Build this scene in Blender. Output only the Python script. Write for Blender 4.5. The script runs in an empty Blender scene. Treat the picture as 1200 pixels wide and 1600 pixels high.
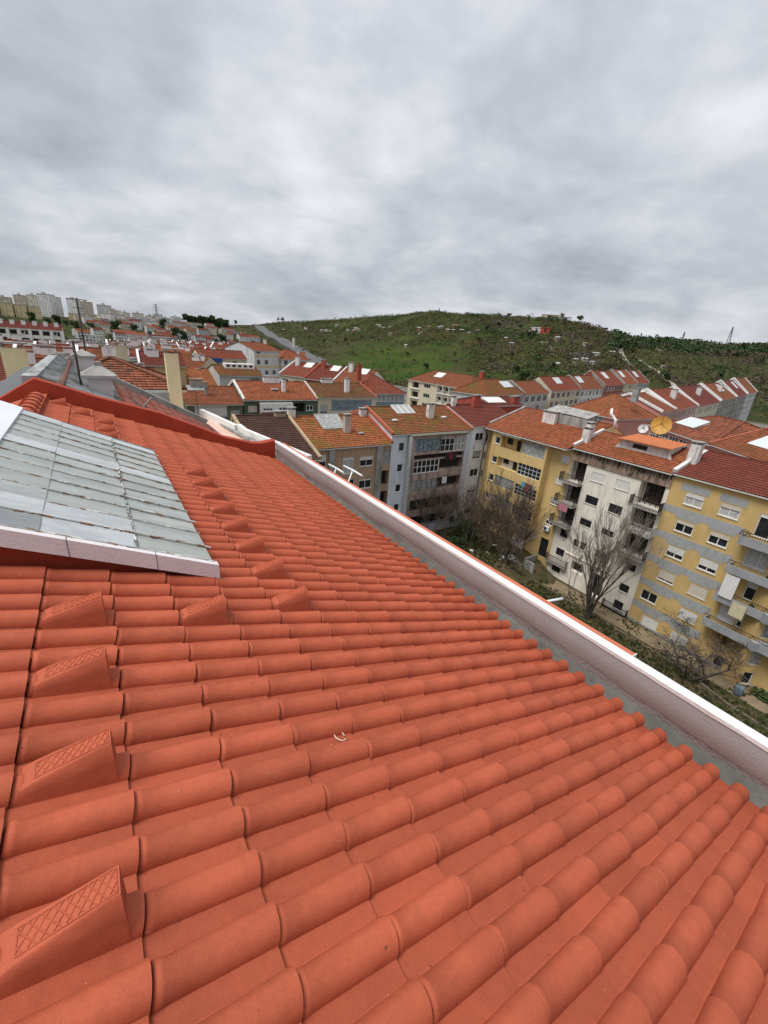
import bpy, math, random
from mathutils import Vector, Matrix, noise
R_ = math.radians
rng = random.Random(7)
sc = bpy.context.scene
col = sc.collection

# ---------------------------------------------------------------- camera
cd = bpy.data.cameras.new('camera'); cam = bpy.data.objects.new('camera', cd); col.objects.link(cam)
_M = Matrix(((0.83541, -0.54521, 0.06954), (0.14702, 0.34358, 0.92755), (-0.52961, -0.76465, 0.36718)))
cam.matrix_world = _M.transposed().to_4x4()
cd.sensor_fit = 'VERTICAL'; cd.sensor_height = 24; cd.lens = 24 * 658 / 1600
cd.clip_start = .05; cd.clip_end = 9000
sc.camera = cam

# ---------------------------------------------------------------- light
SUN_DIR = Vector((-.42, .06, .90)).normalized()      # towards the sun, behind the clouds
W = bpy.data.worlds.new('World'); sc.world = W; W.use_nodes = True
nt = W.node_tree; nt.nodes.clear()
def N(tree, t, **k):
    n = tree.nodes.new(t)
    for a, b in k.items(): setattr(n, a, b)
    return n
def world():
    L = nt.links.new
    out = N(nt, 'ShaderNodeOutputWorld'); mix = N(nt, 'ShaderNodeMixShader')
    sky = N(nt, 'ShaderNodeTexSky'); sky.sky_type = 'NISHITA'; sky.sun_disc = False
    sky.sun_elevation = math.asin(SUN_DIR.z); sky.sun_rotation = math.atan2(SUN_DIR.x, SUN_DIR.y)
    b1 = N(nt, 'ShaderNodeBackground'); b1.inputs[1].default_value = .1; L(sky.outputs[0], b1.inputs[0])
    b2 = N(nt, 'ShaderNodeBackground'); b2.inputs[1].default_value = 1.0
    tc = N(nt, 'ShaderNodeTexCoord'); sp = N(nt, 'ShaderNodeSeparateXYZ'); L(tc.outputs['Generated'], sp.inputs[0])
    def M(op, a, b=None, c=None):
        n = N(nt, 'ShaderNodeMath', operation=op)
        for i, v in enumerate((a, b, c)):
            if v is None: continue
            if isinstance(v, (int, float)): n.inputs[i].default_value = v
            else: L(v, n.inputs[i])
        return n.outputs[0]
    z = M('ADD', M('MAXIMUM', sp.outputs[2], 0.0), .29)
    x = M('DIVIDE', sp.outputs[0], z); y = M('DIVIDE', sp.outputs[1], z)
    cb = N(nt, 'ShaderNodeCombineXYZ'); L(x, cb.inputs[0]); L(y, cb.inputs[1])
    mp = N(nt, 'ShaderNodeMapping'); mp.inputs['Rotation'].default_value = (0, 0, R_(35)); mp.inputs['Scale'].default_value = (.95, 1.05, 1)
    mp.inputs['Location'].default_value = (3.1, 1.7, 0)
    L(cb.outputs[0], mp.inputs[0])
    n1 = N(nt, 'ShaderNodeTexNoise'); n1.inputs['Scale'].default_value = 1.25; n1.inputs['Detail'].default_value = 9; n1.inputs['Roughness'].default_value = .5
    n1.inputs['Distortion'].default_value = .1; L(mp.outputs[0], n1.inputs['Vector'])
    n2 = N(nt, 'ShaderNodeTexNoise'); n2.inputs['Scale'].default_value = 3.6; n2.inputs['Detail'].default_value = 10; n2.inputs['Roughness'].default_value = .58; n2.inputs['Distortion'].default_value = .25
    L(mp.outputs[0], n2.inputs['Vector'])
    s = M('ADD', M('MULTIPLY', n1.outputs[0], .64), M('MULTIPLY', n2.outputs[0], .36))
    cr = N(nt, 'ShaderNodeValToRGB'); L(s, cr.inputs[0])
    e = cr.color_ramp.elements
    e[0].position = .33; e[0].color = (.34, .365, .41, 1); e[1].position = .72; e[1].color = (.84, .855, .89, 1)
    q = cr.color_ramp.elements.new(.48); q.color = (.50, .525, .575, 1)
    q = cr.color_ramp.elements.new(.55); q.color = (.60, .62, .665, 1)
    # an overcast sky is brightest overhead
    g = M('ADD', M('MULTIPLY', M('MAXIMUM', sp.outputs[2], 0), .42), 1.03)
    vm = N(nt, 'ShaderNodeVectorMath', operation='SCALE'); L(cr.outputs[0], vm.inputs[0]); L(g, vm.inputs['Scale'])
    L(vm.outputs[0], b2.inputs[0])
    mix.inputs[0].default_value = .95
    L(b1.outputs[0], mix.inputs[1]); L(b2.outputs[0], mix.inputs[2]); L(mix.outputs[0], out.inputs[0])
world()
sd = bpy.data.lights.new('sun', 'SUN'); sd.energy = 3.3; sd.angle = R_(26); sd.color = (1, .97, .92)
sun = bpy.data.objects.new('sun', sd); col.objects.link(sun)
sun.rotation_euler = SUN_DIR.to_track_quat('Z', 'Y').to_euler()
sc.view_settings.view_transform = 'Standard'; sc.view_settings.look = 'None'; sc.view_settings.exposure = 0.0; sc.view_settings.gamma = 1

# ---------------------------------------------------------------- materials
MATS = {}
def pmat(name, base, rough=.8, var=.15, scale=2.0, bump=0, bscale=40, stain=None, stain_amt=0, stain_scale=(1, 1, .25), spec=.3, metal=0, stain_thr=.5, fine=0):
    """procedural surface: base colour, soft variation, stains with a shape of their own, grain bump"""
    if name in MATS: return MATS[name]
    m = bpy.data.materials.new(name); m.use_nodes = True; t = m.node_tree; L = t.links.new
    bs = t.nodes['Principled BSDF']; bs.inputs['Roughness'].default_value = rough; bs.inputs['Specular IOR Level'].default_value = spec; bs.inputs['Metallic'].default_value = metal
    tc = N(t, 'ShaderNodeTexCoord')
    n = N(t, 'ShaderNodeTexNoise'); n.inputs['Scale'].default_value = scale; n.inputs['Detail'].default_value = 6; L(tc.outputs['Object'], n.inputs['Vector'])
    mr = N(t, 'ShaderNodeMapRange'); mr.inputs[1].default_value = .3; mr.inputs[2].default_value = .7; mr.inputs[3].default_value = 1 - var; mr.inputs[4].default_value = 1 + var
    L(n.outputs[0], mr.inputs[0])
    sc_ = N(t, 'ShaderNodeVectorMath', operation='SCALE'); sc_.inputs[0].default_value = base[:3]; L(mr.outputs[0], sc_.inputs['Scale'])
    c = sc_.outputs[0]
    if fine:
        nf = N(t, 'ShaderNodeTexNoise'); nf.inputs['Scale'].default_value = 90; nf.inputs['Detail'].default_value = 3; L(tc.outputs['Object'], nf.inputs['Vector'])
        mf = N(t, 'ShaderNodeMapRange'); mf.inputs[1].default_value = .3; mf.inputs[2].default_value = .7; mf.inputs[3].default_value = 1 - fine; mf.inputs[4].default_value = 1 + fine
        L(nf.outputs[0], mf.inputs[0]); s2 = N(t, 'ShaderNodeVectorMath', operation='SCALE'); L(c, s2.inputs[0]); L(mf.outputs[0], s2.inputs['Scale']); c = s2.outputs[0]
    if stain:
        mp = N(t, 'ShaderNodeMapping'); mp.inputs['Scale'].default_value = stain_scale; L(tc.outputs['Object'], mp.inputs[0])
        ns = N(t, 'ShaderNodeTexNoise'); ns.inputs['Scale'].default_value = 1.3; ns.inputs['Detail'].default_value = 8; ns.inputs['Roughness'].default_value = .65; L(mp.outputs[0], ns.inputs['Vector'])
        r2 = N(t, 'ShaderNodeMapRange'); r2.inputs[1].default_value = stain_thr; r2.inputs[2].default_value = stain_thr + .18; r2.inputs[3].default_value = 0; r2.inputs[4].default_value = stain_amt
        L(ns.outputs[0], r2.inputs[0])
        mx = N(t, 'ShaderNodeMixRGB'); L(r2.outputs[0], mx.inputs[0]); L(c, mx.inputs[1]); mx.inputs[2].default_value = (*stain[:3], 1); c = mx.outputs[0]
    L(c, bs.inputs['Base Color'])
    if bump:
        nb = N(t, 'ShaderNodeTexNoise'); nb.inputs['Scale'].default_value = bscale; nb.inputs['Detail'].default_value = 5; L(tc.outputs['Object'], nb.inputs['Vector'])
        bp = N(t, 'ShaderNodeBump'); bp.inputs['Strength'].default_value = bump; bp.inputs['Distance'].default_value = .02; L(nb.outputs[0], bp.inputs['Height']); L(bp.outputs[0], bs.inputs['Normal'])
    MATS[name] = m; return m

def tilemat(name, base, moss=(.16, .12, .02), moss_amt=.5, thr=.5, var=.28, dark=(.05, .03, .02), dark_amt=.35, bump=True):
    """roof tiles seen from afar; UV are metres along the eave and up the slope"""
    if name in MATS: return MATS[name]
    m = bpy.data.materials.new(name); m.use_nodes = True; t = m.node_tree; L = t.links.new
    bs = t.nodes['Principled BSDF']; bs.inputs['Roughness'].default_value = .85; bs.inputs['Specular IOR Level'].default_value = .2
    uv = N(t, 'ShaderNodeUVMap'); sp = N(t, 'ShaderNodeSeparateXYZ'); L(uv.outputs[0], sp.inputs[0])
    def M(op, a, b=None):
        n = N(t, 'ShaderNodeMath', operation=op)
        for i, v in enumerate((a, b)):
            if v is None: continue
            if isinstance(v, (int, float)): n.inputs[i].default_value = v
            else: L(v, n.inputs[i])
        return n.outputs[0]
    un = M('DIVIDE', sp.outputs[0], .25); vn = M('DIVIDE', sp.outputs[1], .38)
    cb = N(t, 'ShaderNodeCombineXYZ'); L(M('FLOOR', un), cb.inputs[0]); L(M('FLOOR', vn), cb.inputs[1])
    wn = N(t, 'ShaderNodeTexWhiteNoise'); L(cb.outputs[0], wn.inputs['Vector'])
    mr = N(t, 'ShaderNodeMapRange'); mr.inputs[3].default_value = 1 - var; mr.inputs[4].default_value = 1 + var; L(wn.outputs[0], mr.inputs[0])
    tc = N(t, 'ShaderNodeTexCoord')
    s1 = N(t, 'ShaderNodeVectorMath', operation='SCALE'); s1.inputs[0].default_value = base; L(mr.outputs[0], s1.inputs['Scale']); c = s1.outputs[0]
    def layer(c, colr, amt, th, s, seed):
        mp = N(t, 'ShaderNodeMapping'); mp.inputs['Location'].default_value = (seed, seed, 0); L(tc.outputs['Object'], mp.inputs[0])
        ns = N(t, 'ShaderNodeTexNoise'); ns.inputs['Scale'].default_value = s; ns.inputs['Detail'].default_value = 9; ns.inputs['Roughness'].default_value = .7; L(mp.outputs[0], ns.inputs['Vector'])
        r2 = N(t, 'ShaderNodeMapRange'); r2.inputs[1].default_value = th; r2.inputs[2].default_value = th + .14; r2.inputs[4].default_value = amt; L(ns.outputs[0], r2.inputs[0])
        mx = N(t, 'ShaderNodeMixRGB'); L(r2.outputs[0], mx.inputs[0]); L(c, mx.inputs[1]); mx.inputs[2].default_value = (*colr, 1); return mx.outputs[0]
    c = layer(c, moss, moss_amt, thr, .45, 3)
    c = layer(c, dark, dark_amt, .52, 1.6, 11)
    # lap shadow painted into the colour along the lower edge of every course
    fr = M('FRACT', vn); jn = M('MULTIPLY', M('LESS_THAN', fr, .16), .45)
    mx = N(t, 'ShaderNodeMixRGB'); L(jn, mx.inputs[0]); L(c, mx.inputs[1]); mx.inputs[2].default_value = (.045, .025, .015, 1); c = mx.outputs[0]
    L(c, bs.inputs['Base Color'])
    if bump:
        h = M('ADD', M('MULTIPLY', M('ABSOLUTE', M('SINE', M('MULTIPLY', un, math.pi))), .05), M('MULTIPLY', M('SUBTRACT', 1.0, fr), .04))
        bp = N(t, 'ShaderNodeBump'); bp.inputs['Strength'].default_value = .8; bp.inputs['Distance'].default_value = 1.0; L(h, bp.inputs['Height']); L(bp.outputs[0], bs.inputs['Normal'])
    MATS[name] = m; return m

def farwall(name, base, win=(.07, .08, .09), wx=3.2, wz=2.9, fx=(.3, .72), fz=(.32, .74), var=.12, stain=(.2, .18, .15), band=None):
    """rendered wall of a far block with its rows of windows as a surface pattern (UV in metres)"""
    if name in MATS: return MATS[name]
    m = bpy.data.materials.new(name); m.use_nodes = True; t = m.node_tree; L = t.links.new
    bs = t.nodes['Principled BSDF']; bs.inputs['Roughness'].default_value = .85
    uv = N(t, 'ShaderNodeUVMap'); sp = N(t, 'ShaderNodeSeparateXYZ'); L(uv.outputs[0], sp.inputs[0])
    def M(op, a, b=None):
        n = N(t, 'ShaderNodeMath', operation=op)
        for i, v in enumerate((a, b)):
            if v is None: continue
            if isinstance(v, (int, float)): n.inputs[i].default_value = v
            else: L(v, n.inputs[i])
        return n.outputs[0]
    fu = M('FRACT', M('DIVIDE', sp.outputs[0], wx)); fv = M('FRACT', M('DIVIDE', sp.outputs[1], wz))
    def inside(f, a, b): return M('MULTIPLY', M('GREATER_THAN', f, a), M('LESS_THAN', f, b))
    k = M('MULTIPLY', inside(fu, *fx), inside(fv, *fz))
    tc = N(t, 'ShaderNodeTexCoord'); mp = N(t, 'ShaderNodeMapping'); mp.inputs['Scale'].default_value = (.5, .5, .12); L(tc.outputs['Object'], mp.inputs[0])
    ns = N(t, 'ShaderNodeTexNoise'); ns.inputs['Scale'].default_value = 1; ns.inputs['Detail'].default_value = 6; L(mp.outputs[0], ns.inputs['Vector'])
    r = N(t, 'ShaderNodeMapRange'); r.inputs[1].default_value = .5; r.inputs[2].default_value = .7; r.inputs[4].default_value = .45; L(ns.outputs[0], r.inputs[0])
    m1 = N(t, 'ShaderNodeMixRGB'); L(r.outputs[0], m1.inputs[0]); m1.inputs[1].default_value = (*base, 1); m1.inputs[2].default_value = (*stain, 1)
    c = m1.outputs[0]
    if band:
        mb_ = N(t, 'ShaderNodeMixRGB'); L(M('LESS_THAN', fv, .26), mb_.inputs[0]); L(c, mb_.inputs[1]); mb_.inputs[2].default_value = (*band, 1); c = mb_.outputs[0]
    cb = N(t, 'ShaderNodeCombineXYZ'); L(M('FLOOR', M('DIVIDE', sp.outputs[0], wx)), cb.inputs[0]); L(M('FLOOR', M('DIVIDE', sp.outputs[1], wz)), cb.inputs[1])
    wn = N(t, 'ShaderNodeTexWhiteNoise'); L(cb.outputs[0], wn.inputs['Vector'])
    wc = N(t, 'ShaderNodeMixRGB'); L(M('GREATER_THAN', wn.outputs[0], .68), wc.inputs[0]); wc.inputs[1].default_value = (*win, 1); wc.inputs[2].default_value = (.5, .5, .48, 1)
    m2 = N(t, 'ShaderNodeMixRGB'); L(k, m2.inputs[0]); L(c, m2.inputs[1]); L(wc.outputs[0], m2.inputs[2])
    L(m2.outputs[0], bs.inputs['Base Color']); MATS[name] = m; return m

def flat(name, c, rough=.7, spec=.3, metal=0): return pmat(name, c, rough=rough, spec=spec, metal=metal, var=.08, scale=6)

# ---------------------------------------------------------------- mesh builder
class MB:
    def __init__(s): s.v = []; s.f = []; s.m = []; s.uv = []; s.sm = []
    def face(s, pts, mat=0, uv=None, smooth=False):
        i = len(s.v); s.v += [tuple(p) for p in pts]; s.f.append(tuple(range(i, i + len(pts)))); s.m.append(mat)
        s.uv.append(uv or [(0, 0)] * len(pts)); s.sm.append(smooth)
    def box(s, x0, x1, y0, y1, z0, z1, mat=0, T=None):
        P = [(x0, y0, z0), (x1, y0, z0), (x1, y1, z0), (x0, y1, z0), (x0, y0, z1), (x1, y0, z1), (x1, y1, z1), (x0, y1, z1)]
        if T: P = [T(*p) for p in P]
        for q in ((3, 2, 1, 0), (4, 5, 6, 7), (0, 1, 5, 4), (1, 2, 6, 5), (2, 3, 7, 6), (3, 0, 4, 7)): s.face([P[k] for k in q], mat)
    def beam(s, a, b, w, h, up=(0, 0, 1), mat=0):
        a = Vector(a); b = Vector(b); d = (b - a).normalized(); u = Vector(up)
        r = d.cross(u)
        if r.length < 1e-4: r = d.cross(Vector((1, 0, 0)))
        r.normalize(); u = r.cross(d).normalized(); r = r * w / 2; u = u * h / 2
        A = [a - r - u, a + r - u, a + r + u, a - r + u]; B = [p + (b - a) for p in A]
        s.face(A[::-1], mat); s.face(B, mat)
        for i in range(4): j = (i + 1) % 4; s.face([A[i], A[j], B[j], B[i]], mat)
    def tube(s, pts, rad, n=6, mat=0, caps=True):
        """tapered tube through points"""
        base = len(s.v); rings = []
        for i, p in enumerate(pts):
            p = Vector(p); d = (Vector(pts[min(i + 1, len(pts) - 1)]) - Vector(pts[max(i - 1, 0)]))
            d = d.normalized() if d.length > 1e-6 else Vector((0, 0, 1))
            x = d.cross(Vector((0, 0, 1)));
            if x.length < .05: x = d.cross(Vector((1, 0, 0)))
            x.normalize(); y = d.cross(x).normalized(); r = rad[i] if isinstance(rad, (list, tuple)) else rad
            ring = []
            for k in range(n):
                a = 2 * math.pi * k / n; s.v.append(tuple(p + x * (r * math.cos(a)) + y * (r * math.sin(a)))); ring.append(len(s.v) - 1)
            rings.append(ring)
        for A, B in zip(rings, rings[1:]):
            for k in range(n):
                j = (k + 1) % n; s.f.append((A[k], A[j], B[j], B[k])); s.m.append(mat); s.uv.append([(0, 0)] * 4); s.sm.append(n > 4)
        if caps:
            for r_ in (rings[0][::-1], rings[-1]): s.f.append(tuple(r_)); s.m.append(mat); s.uv.append([(0, 0)] * n); s.sm.append(False)
    def grid(s, rows, mat=0, smooth=True, uvs=None):
        i0 = len(s.v); nc = len(rows[0])
        for r in rows: s.v += [tuple(p) for p in r]
        for a in range(len(rows) - 1):
            for b in range(nc - 1):
                q = (i0 + a * nc + b, i0 + a * nc + b + 1, i0 + (a + 1) * nc + b + 1, i0 + (a + 1) * nc + b)
                s.f.append(q); s.m.append(mat); s.sm.append(smooth)
                s.uv.append([uvs[a][b], uvs[a][b + 1], uvs[a + 1][b + 1], uvs[a + 1][b]] if uvs else [(0, 0)] * 4)
    def build(s, name, mats, parent=None, loc=None, rz=0):
        me = bpy.data.meshes.new(name); me.from_pydata(s.v, [], s.f)
        if not isinstance(mats, (list, tuple)): mats = [mats]
        for m in mats: me.materials.append(m)
        me.polygons.foreach_set('material_index', s.m); me.polygons.foreach_set('use_smooth', s.sm)
        if any(u[0] != (0, 0) or u[-1] != (0, 0) for u in s.uv):
            l = me.uv_layers.new(name='UVMap'); flatuv = [c for fu in s.uv for p in fu for c in p]; l.data.foreach_set('uv', flatuv)
        me.update()
        o = bpy.data.objects.new(name, me); col.objects.link(o)
        if parent: o.parent = parent
        if loc: o.location = loc
        if rz: o.rotation_euler.z = rz
        return o
def tag(o, label=None, cat=None, group=None, kind=None):
    if label: o['label'] = label
    if cat: o['category'] = cat
    if group: o['group'] = group
    if kind: o['kind'] = kind
    return o
def empty(name, loc, rz=0):
    o = bpy.data.objects.new(name, None); col.objects.link(o); o.location = loc; o.rotation_euler.z = rz; o.empty_display_size = .3; return o
def copy_tree(o, parent=None):
    c = o.copy(); col.objects.link(c)
    if parent: c.parent = parent
    for ch in [q for q in bpy.data.objects if q.parent == o and q != c]: copy_tree(ch, c)
    return c

# ---------------------------------------------------------------- terrain
def lerp_tab(x, T):
    if x <= T[0][0]: return T[0][1]
    for (a, p), (b, q) in zip(T, T[1:]):
        if x <= b: return p + (q - p) * (x - a) / (b - a)
    return T[-1][1]
SKY_E = [(-40, .2), (-10, .35), (0, .45), (5, .35), (10, .75), (14, .95), (16, 1.1), (18.2, 1.3), (20.5, 1.75), (23, 2.05), (25.1, 2.3), (29.7, 3.0), (33, 3.4), (36, 3.8), (38, 4.15), (39.5, 4.25), (43.8, 4.25), (48, 4.25), (50, 4.3), (52.6, 4.35), (55.5, 4.1), (57.5, 3.7), (59, 3.2), (60.5, 2.6), (62, 2.5), (65.8, 2.5), (69.7, 2.2), (73, 2.4), (80, 2.3), (100, 1), (140, .2)]
SKY_R = [(-40, 1300), (-10, 900), (8, 900), (16, 1150), (20, 1200), (25, 1100), (30, 1000), (36, 880), (40, 850), (50, 780), (57, 700), (60, 760), (62, 950), (80, 1000), (140, 1300)]
VAL_Z = [(-180, -25), (-12, -22), (0, -21), (14, -22), (20, -26), (40, -28), (80, -27), (180, -25)]
VAL_R = [(-40, 550), (0, 430), (14, 420), (20, 480), (30, 400), (40, 340), (60, 280), (80, 300), (140, 500)]
def ground_z(x, y):
    r = math.hypot(x, y); az = math.degrees(math.atan2(x, y))
    rs = lerp_tab(az, SKY_R); zs = rs * math.tan(R_(lerp_tab(az, SKY_E))); rv = lerp_tab(az, VAL_R); zv = lerp_tab(az, VAL_Z)
    k = min(1, max(0, (r - 60) / 120)); base = -25 + (zv + 25) * k
    if r > rv:
        t = (r - rv) / (rs - rv)
        if t <= 1:
            s = .55 * t ** 1.45 + .45 * (t * t * (3 - 2 * t)); base = zv + (zs - zv) * s
        else: base = zs - (r - rs) * .05
    if r > 150:
        a = min(1, (r - 150) / 200) * (0.25 if r > rs * .93 else 1)
        base += a * 2.2 * noise.noise(Vector((x / 70, y / 70, 0))) + a * .8 * noise.noise(Vector((x / 22, y / 22, 3)))
    if r < 80 and x > 4:      # raised garden terrace at the far end of the courtyard
        base += 1.5 * min(1, max(0, (y - 26.8) / 2.2))
    return base
def polar(az, r, dz=0):
    x = r * math.sin(R_(az)); y = r * math.cos(R_(az)); return Vector((x, y, ground_z(x, y) + dz))

def groundmat():
    m = bpy.data.materials.new('grassland'); m.use_nodes = True; t = m.node_tree; L = t.links.new
    bs = t.nodes['Principled BSDF']; bs.inputs['Roughness'].default_value = .95; bs.inputs['Specular IOR Level'].default_value = .1
    tc = N(t, 'ShaderNodeTexCoord')
    def ns(s, d=8, r=.6, seed=0, st=(1, 1, 1)):
        mp = N(t, 'ShaderNodeMapping'); mp.inputs['Location'].default_value = (seed, seed * 2, 0); mp.inputs['Scale'].default_value = st; L(tc.outputs['Object'], mp.inputs[0])
        n = N(t, 'ShaderNodeTexNoise'); n.inputs['Scale'].default_value = s; n.inputs['Detail'].default_value = d; n.inputs['Roughness'].default_value = r; L(mp.outputs[0], n.inputs['Vector']); return n.outputs[0]
    def mix(f, a, b):
        x = N(t, 'ShaderNodeMixRGB'); L(f, x.inputs[0])
        for i, c in ((1, a), (2, b)):
            if isinstance(c, tuple): x.inputs[i].default_value = (*c, 1)
            else: L(c, x.inputs[i])
        return x.outputs[0]
    def rg(v, a, b, lo=0, hi=1):
        x = N(t, 'ShaderNodeMapRange'); x.inputs[1].default_value = a; x.inputs[2].default_value = b; x.inputs[3].default_value = lo; x.inputs[4].default_value = hi; L(v, x.inputs[0]); return x.outputs[0]
    grass = mix(rg(ns(.02), .4, .6), (.026, .060, .006), (.055, .072, .012))
    scrub = mix(rg(ns(.06, seed=4), .4, .62), (.030, .038, .011), (.060, .048, .022))
    at = N(t, 'ShaderNodeAttribute'); at.attribute_name = 'zone'; sp = N(t, 'ShaderNodeSeparateColor'); L(at.outputs['Color'], sp.inputs[0])
    f = N(t, 'ShaderNodeMath', operation='ADD'); L(rg(ns(.03, seed=9), .38, .62, -.5, .5), f.inputs[0]); L(sp.outputs[0], f.inputs[1]); f.use_clamp = True
    c = mix(f.outputs[0], scrub, grass)
    c = mix(rg(ns(.35, seed=2, r=.75), .5, .68, 0, .75), c, (.022, .028, .009))
    c = mix(rg(ns(.12, seed=6, st=(1, 1, 1)), .6, .7, 0, .55), c, (.10, .08, .035))
    # courtyard: worn earth and thin grass
    earth = mix(rg(ns(.5, seed=1, r=.7), .42, .6), (.13, .095, .055), (.05, .06, .02))
    earth = mix(rg(ns(5, seed=3, r=.8), .45, .65, 0, .5), earth, (.08, .06, .035))
    c = mix(sp.outputs[1], c, earth)
    tn = mix(rg(ns(.08, seed=7), .4, .6), (.12, .115, .105), (.2, .19, .17))
    c = mix(sp.outputs[2], c, tn)
    L(c, bs.inputs['Base Color'])
    bp = N(t, 'ShaderNodeBump'); bp.inputs['Strength'].default_value = .6; bp.inputs['Distance'].default_value = 1.0; L(ns(.6, r=.8, seed=5), bp.inputs['Height']); L(bp.outputs[0], bs.inputs['Normal'])
    return m
def make_ground():
    azs = []; a = -180.0
    while a < 180: azs.append(a); a += .8 if -20 <= a < 95 else 5
    rs = [0.0] + [6 * i for i in range(1, 15)]; r = 90
    while r < 1400: r *= 1.035; rs.append(r)
    rs += [1700, 2300, 3500, 6000]
    v = []; fcs = []; cl = []
    n = len(azs)
    for r in rs:
        for a in azs:
            x = r * math.sin(R_(a)); y = r * math.cos(R_(a)); v.append((x, y, ground_z(x, y)))
            meadow = math.exp(-((a - 34) / 11) ** 2) * math.exp(-((r - 480) / 130) ** 2) * 1.3
            meadow = max(meadow, .75 * math.exp(-((a + 6) / 3.5) ** 2) * math.exp(-((r - 640) / 160) ** 2), .45 * math.exp(-((a - 47) / 9) ** 2) * math.exp(-((r - 730) / 90) ** 2), .5 * math.exp(-((a - 68) / 8) ** 2) * math.exp(-((r - 330) / 60) ** 2), .4 * math.exp(-((a - 30) / 9) ** 2) * math.exp(-((r - 900) / 200) ** 2))
            court = 1 if r < 75 else 0
            town = 1 if (75 <= r < 330) or (a < 17 and r < 480) else 0
            cl.append((min(1, meadow), court, town if not court else 0, 1))
    for i in range(len(rs) - 1):
        for j in range(n):
            k = (j + 1) % n
            if i == 0: fcs.append((j, n + k, n + j)) if False else fcs.append((0, n + k, n + j))
            else: fcs.append((i * n + j, i * n + k, (i + 1) * n + k, (i + 1) * n + j))
    me = bpy.data.meshes.new('ground'); me.from_pydata(v, [], fcs)
    ca = me.color_attributes.new('zone', 'FLOAT_COLOR', 'POINT'); ca.data.foreach_set('color', [c for q in cl for c in q])
    me.polygons.foreach_set('use_smooth', [True] * len(fcs)); me.materials.append(groundmat()); me.update()
    o = bpy.data.objects.new('ground', me); col.objects.link(o); tag(o, kind='structure')
make_ground()

# ---------------------------------------------------------------- palette
white = pmat('white_paint', (.74, .74, .72), rough=.55, var=.06, stain=(.35, .33, .3), stain_amt=.5, stain_thr=.55)
pvc = flat('white_window_frame', (.72, .73, .73), .45)
glass = pmat('window_glass', (.022, .025, .028), rough=.1, var=.5, scale=1.2, spec=.3)
curtain = pmat('curtain', (.42, .42, .40), rough=.9, var=.35, scale=9)
darkin = flat('dark_interior', (.035, .028, .024), .9)
blindw = pmat('white_blind', (.62, .61, .58), rough=.7, var=.05)
blindb = pmat('beige_blind', (.55, .49, .40), rough=.7, var=.05)
blindg = pmat('grey_blind', (.36, .36, .35), rough=.7, var=.05)
sillm = pmat('stone_sill', (.58, .56, .52), var=.12)
concrete = pmat('concrete', (.33, .32, .30), rough=.9, var=.2, bump=.5, stain=(.11, .11, .10), stain_amt=.7, stain_thr=.47)
darkmetal = flat('dark_metal', (.035, .03, .028), .6)
chimw = pmat('whitewashed_render', (.66, .64, .61), rough=.85, var=.08, stain=(.22, .2, .18), stain_amt=.65, stain_scale=(2, 2, .6), stain_thr=.5, bump=.3)
def wallm(name, c, stain=(.2, .17, .13), amt=.5, thr=.52): return pmat(name, c, rough=.88, var=.1, scale=.7, bump=.35, bscale=25, stain=stain, stain_amt=amt, stain_scale=(1.1, 1.1, .22), stain_thr=thr)
tile_orange = tilemat('orange_roof_tiles', (.29, .088, .04), moss=(.22, .09, .03), moss_amt=.5)
tile_moss = tilemat('mossy_roof_tiles', (.215, .075, .032), moss=(.135, .105, .018), moss_amt=.85, thr=.47)
tile_rust = tilemat('rusty_roof_tiles', (.235, .075, .035), moss=(.14, .075, .03), moss_amt=.6)
tile_red = tilemat('red_roof_tiles', (.235, .060, .035), moss=(.17, .07, .03), moss_amt=.5, dark_amt=.4)
tile_dark = tilemat('dark_brown_roof_tiles', (.075, .035, .028), moss=(.05, .035, .025), moss_amt=.5, dark_amt=.5)
tile_maroon = tilemat('maroon_roof_tiles', (.165, .040, .027), moss=(.16, .06, .035), moss_amt=.3, dark_amt=.2, var=.15)
sky_glass = pmat('roof_glass', (.42, .47, .48), rough=.25, var=.2, scale=1.5, spec=.5)

# ---------------------------------------------------------------- building kit
def facade(mb, P, s0, s1, z0, z1, ops, mat=0, depth=.14):
    """wall sheet with real openings; P(s, d, z) maps along, inward, up"""
    xs = sorted({s0, s1, *[min(max(o[0], s0), s1) for o in ops], *[min(max(o[1], s0), s1) for o in ops]}); zs = sorted({z0, z1, *[min(max(o[2], z0), z1) for o in ops], *[min(max(o[3], z0), z1) for o in ops]})
    for a, b in zip(xs, xs[1:]):
        if b - a < 1e-5: continue
        for c, d in zip(zs, zs[1:]):
            if d - c < 1e-5: continue
            mx, mz = (a + b) / 2, (c + d) / 2
            if any(o[0] < mx < o[1] and o[2] < mz < o[3] for o in ops): continue
            mb.face([P(a, 0, c), P(b, 0, c), P(b, 0, d), P(a, 0, d)], mat, [(a, c), (b, c), (b, d), (a, d)])
    for o in ops:
        a, b, c, d = o[:4]; t = o[5].get('deep', depth) if len(o) > 5 else depth
        for q in ([(a, 0, c), (a, t, c), (a, t, d), (a, 0, d)], [(b, t, c), (b, 0, c), (b, 0, d), (b, t, d)], [(a, 0, d), (a, t, d), (b, t, d), (b, 0, d)], [(a, t, c), (a, 0, c), (b, 0, c), (b, t, c)]):
            mb.face([P(*p) for p in q], mat)
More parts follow.
